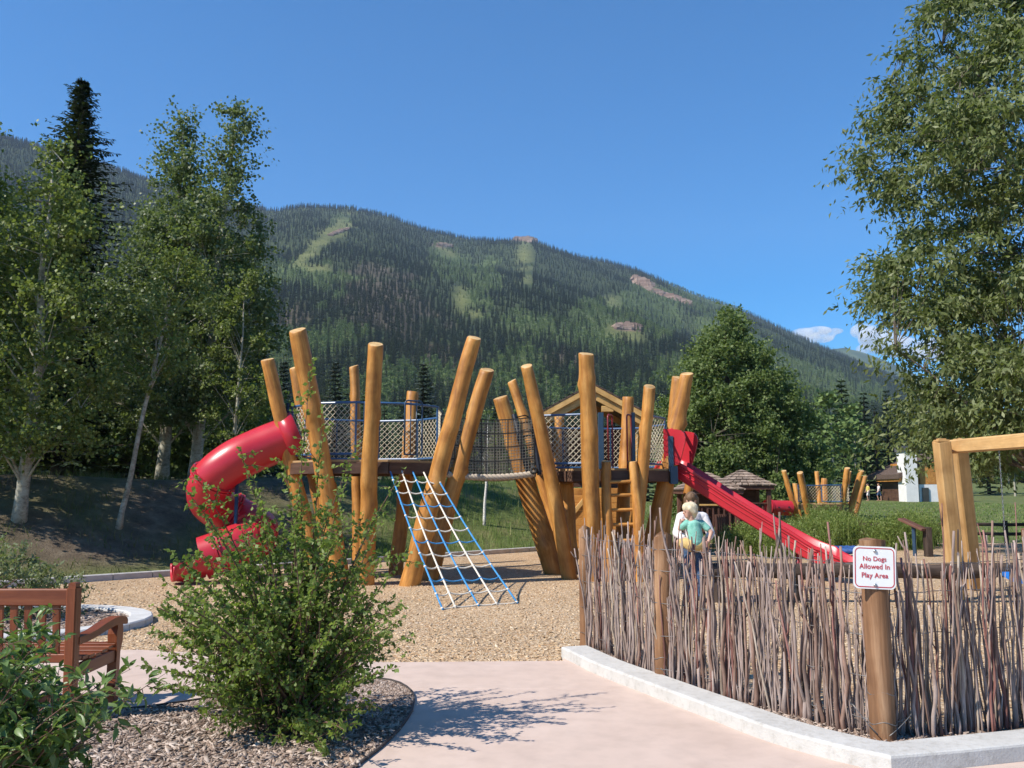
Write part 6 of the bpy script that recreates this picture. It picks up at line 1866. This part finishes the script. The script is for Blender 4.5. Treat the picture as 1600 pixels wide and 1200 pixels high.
# two walkers far out on the lawn
def walker(px, Y, h, shirt, pants, label, hairm, ph):
    x = (px - 800) / F * Y; g_ = H(x, Y); o = empty('person', (x, Y, g_), label, 'person'); s = h / 1.7
    W_ = lambda a, b, c: Vector((x + a * s, Y + b * s, g_ + c * s))
    f_ = Vector((-1, -.2, 0)).normalized(); hd_ = W_(-.03, 0, 1.58)
    bd = head(hd_, f_, s) + [(W_(0, 0, 1.42), W_(0, 0, 1.5), .055 * s, .05 * s), (W_(0, 0, .98), W_(0, 0, 1.35), .13 * s, .14 * s)]
    for k in (-1, 1):
        bd += [(W_(0, .08 * k, .95), W_(-.14 * k * ph, .08 * k, .5), .09 * s, .06 * s), (W_(-.14 * k * ph, .08 * k, .5), W_(-.1 * k * ph + .05, .08 * k, .07), .055 * s, .04 * s), (W_(-.1 * k * ph + .05, .08 * k, .05), W_(-.1 * k * ph - .12, .08 * k, .04), .04 * s, .035 * s)]
        e_, w_ = W_(.1 * k * ph, .22 * k, 1.1), W_(.05 * k * ph - .12, .22 * k, .93)
        bd += [(W_(0, .18 * k, 1.38), e_, .05 * s, .04 * s), (e_, w_, .038 * s, .028 * s)] + hand(w_, (-.5, 0, -.8), (0, -k, 0), s)
    caps_mesh('body', bd, .016, M_skin, o)
    caps_mesh('shirt', [(W_(0, 0, .95), W_(0, 0, 1.33), .15 * s, .155 * s)] + [(W_(0, .17 * k, 1.37), W_(.06 * k * ph, .21 * k, 1.2), .075 * s, .065 * s) for k in (-1, 1)], .018, shirt, o)
    caps_mesh('shorts', [(W_(0, -.05, .93), W_(0, .05, .93), .125 * s, .125 * s)] + [(W_(0, .08 * k, .93), W_(-.12 * k * ph, .08 * k, .56), .105 * s, .085 * s) for k in (-1, 1)], .018, pants, o)
    caps_mesh('hair', [(hd_ + up * .05 * s, hd_ + up * .05 * s - f_ * .03 * s, .1 * s, .1 * s)], .016, hairm, o, 3)
walker(1369, 82, 1.62, M_wshirt, M_jean, 'walker in a white shirt and dark shorts on the far lawn', M_brown, 1)
walker(1352, 82, 1.62, plain('yellow_cotton', (.6, .5, .12), .9), M_wshirt, 'walker in a yellow top and pale trousers on the far lawn', plain('black_hair', (.03, .025, .02), .5), -1)
# ================================================================== AIR AND CLOUDS
hz = bpy.data.meshes.new('haze')
bm = bmesh.new(); bmesh.ops.create_cube(bm, size=1)
for v in bm.verts: v.co = Vector((v.co.x * 9000 + 600, 1950 + v.co.y * 5300, 700 + v.co.z * 1420))
bm.to_mesh(hz); bm.free()
m = bpy.data.materials.new('haze_air'); m.use_nodes = True; nt = m.node_tree
nt.nodes.remove(nt.nodes['Principled BSDF'])
pv = nt.nodes.new('ShaderNodeVolumePrincipled'); pv.inputs['Color'].default_value = (.62, .78, 1, 1); pv.inputs['Density'].default_value = .00009; pv.inputs['Anisotropy'].default_value = .1
nt.links.new(pv.outputs[0], nt.nodes['Material Output'].inputs['Volume'])
hz.materials.append(m)
link('haze', hz, label='thin bluish air over the valley', cat='haze', kind='stuff')

M_cloud = bpy.data.materials.new('cloud_vapour'); M_cloud.use_nodes = True; nt = M_cloud.node_tree
nt.nodes.remove(nt.nodes['Principled BSDF'])
pv = nt.nodes.new('ShaderNodeVolumePrincipled'); pv.inputs['Color'].default_value = (1, 1, 1, 1); pv.inputs['Anisotropy'].default_value = .3
tc = nt.nodes.new('ShaderNodeTexCoord')
n1 = tex_noise(nt, tc.outputs['Object'], .011, 7, .65)
mr = nt.nodes.new('ShaderNodeMapRange'); mr.inputs[1].default_value = .42; mr.inputs[2].default_value = .68; mr.inputs[3].default_value = 0; mr.inputs[4].default_value = .04
nt.links.new(n1, mr.inputs[0]); nt.links.new(mr.outputs[0], pv.inputs['Density'])
nt.links.new(pv.outputs[0], nt.nodes['Material Output'].inputs['Volume'])
def cloud(label, blobs, Y, seed):
    r = random.Random(seed); bm = bmesh.new()
    for (px, py, rx, rz) in blobs:
        c = at(px, py, Y); k = Y / F
        M = Matrix.Translation(c + Vector((0, r.uniform(-80, 80), 0))) @ Matrix.Diagonal((rx * k, rx * k * .8, rz * k, 1))
        bmesh.ops.create_icosphere(bm, subdivisions=3, radius=1, matrix=M)
    me = bpy.data.meshes.new('cloud'); bm.to_mesh(me); bm.free()
    o = bpy.data.objects.new('cloud', me); COL.objects.link(o)
    m1 = o.modifiers.new('r', 'REMESH'); m1.mode = 'VOXEL'; m1.voxel_size = 18
    bpy.context.view_layer.update()
    out = bpy.data.meshes.new_from_object(o.evaluated_get(bpy.context.evaluated_depsgraph_get())); bpy.data.objects.remove(o)
    out.materials.clear(); out.materials.append(M_cloud)
    link('cloud', out, label=label, cat='cloud')
cloud('larger white cloud standing above the right end of the ridge', [(1345, 520, 22, 14), (1375, 528, 30, 18), (1405, 540, 34, 18), (1440, 545, 34, 18), (1480, 550, 40, 16), (1360, 545, 24, 10)], 6200, 1)
cloud('small wispy cloud beside the ridge, left of the larger one', [(1262, 518, 22, 9), (1285, 514, 22, 7), (1275, 530, 24, 9), (1300, 520, 14, 5)], 6200, 2)
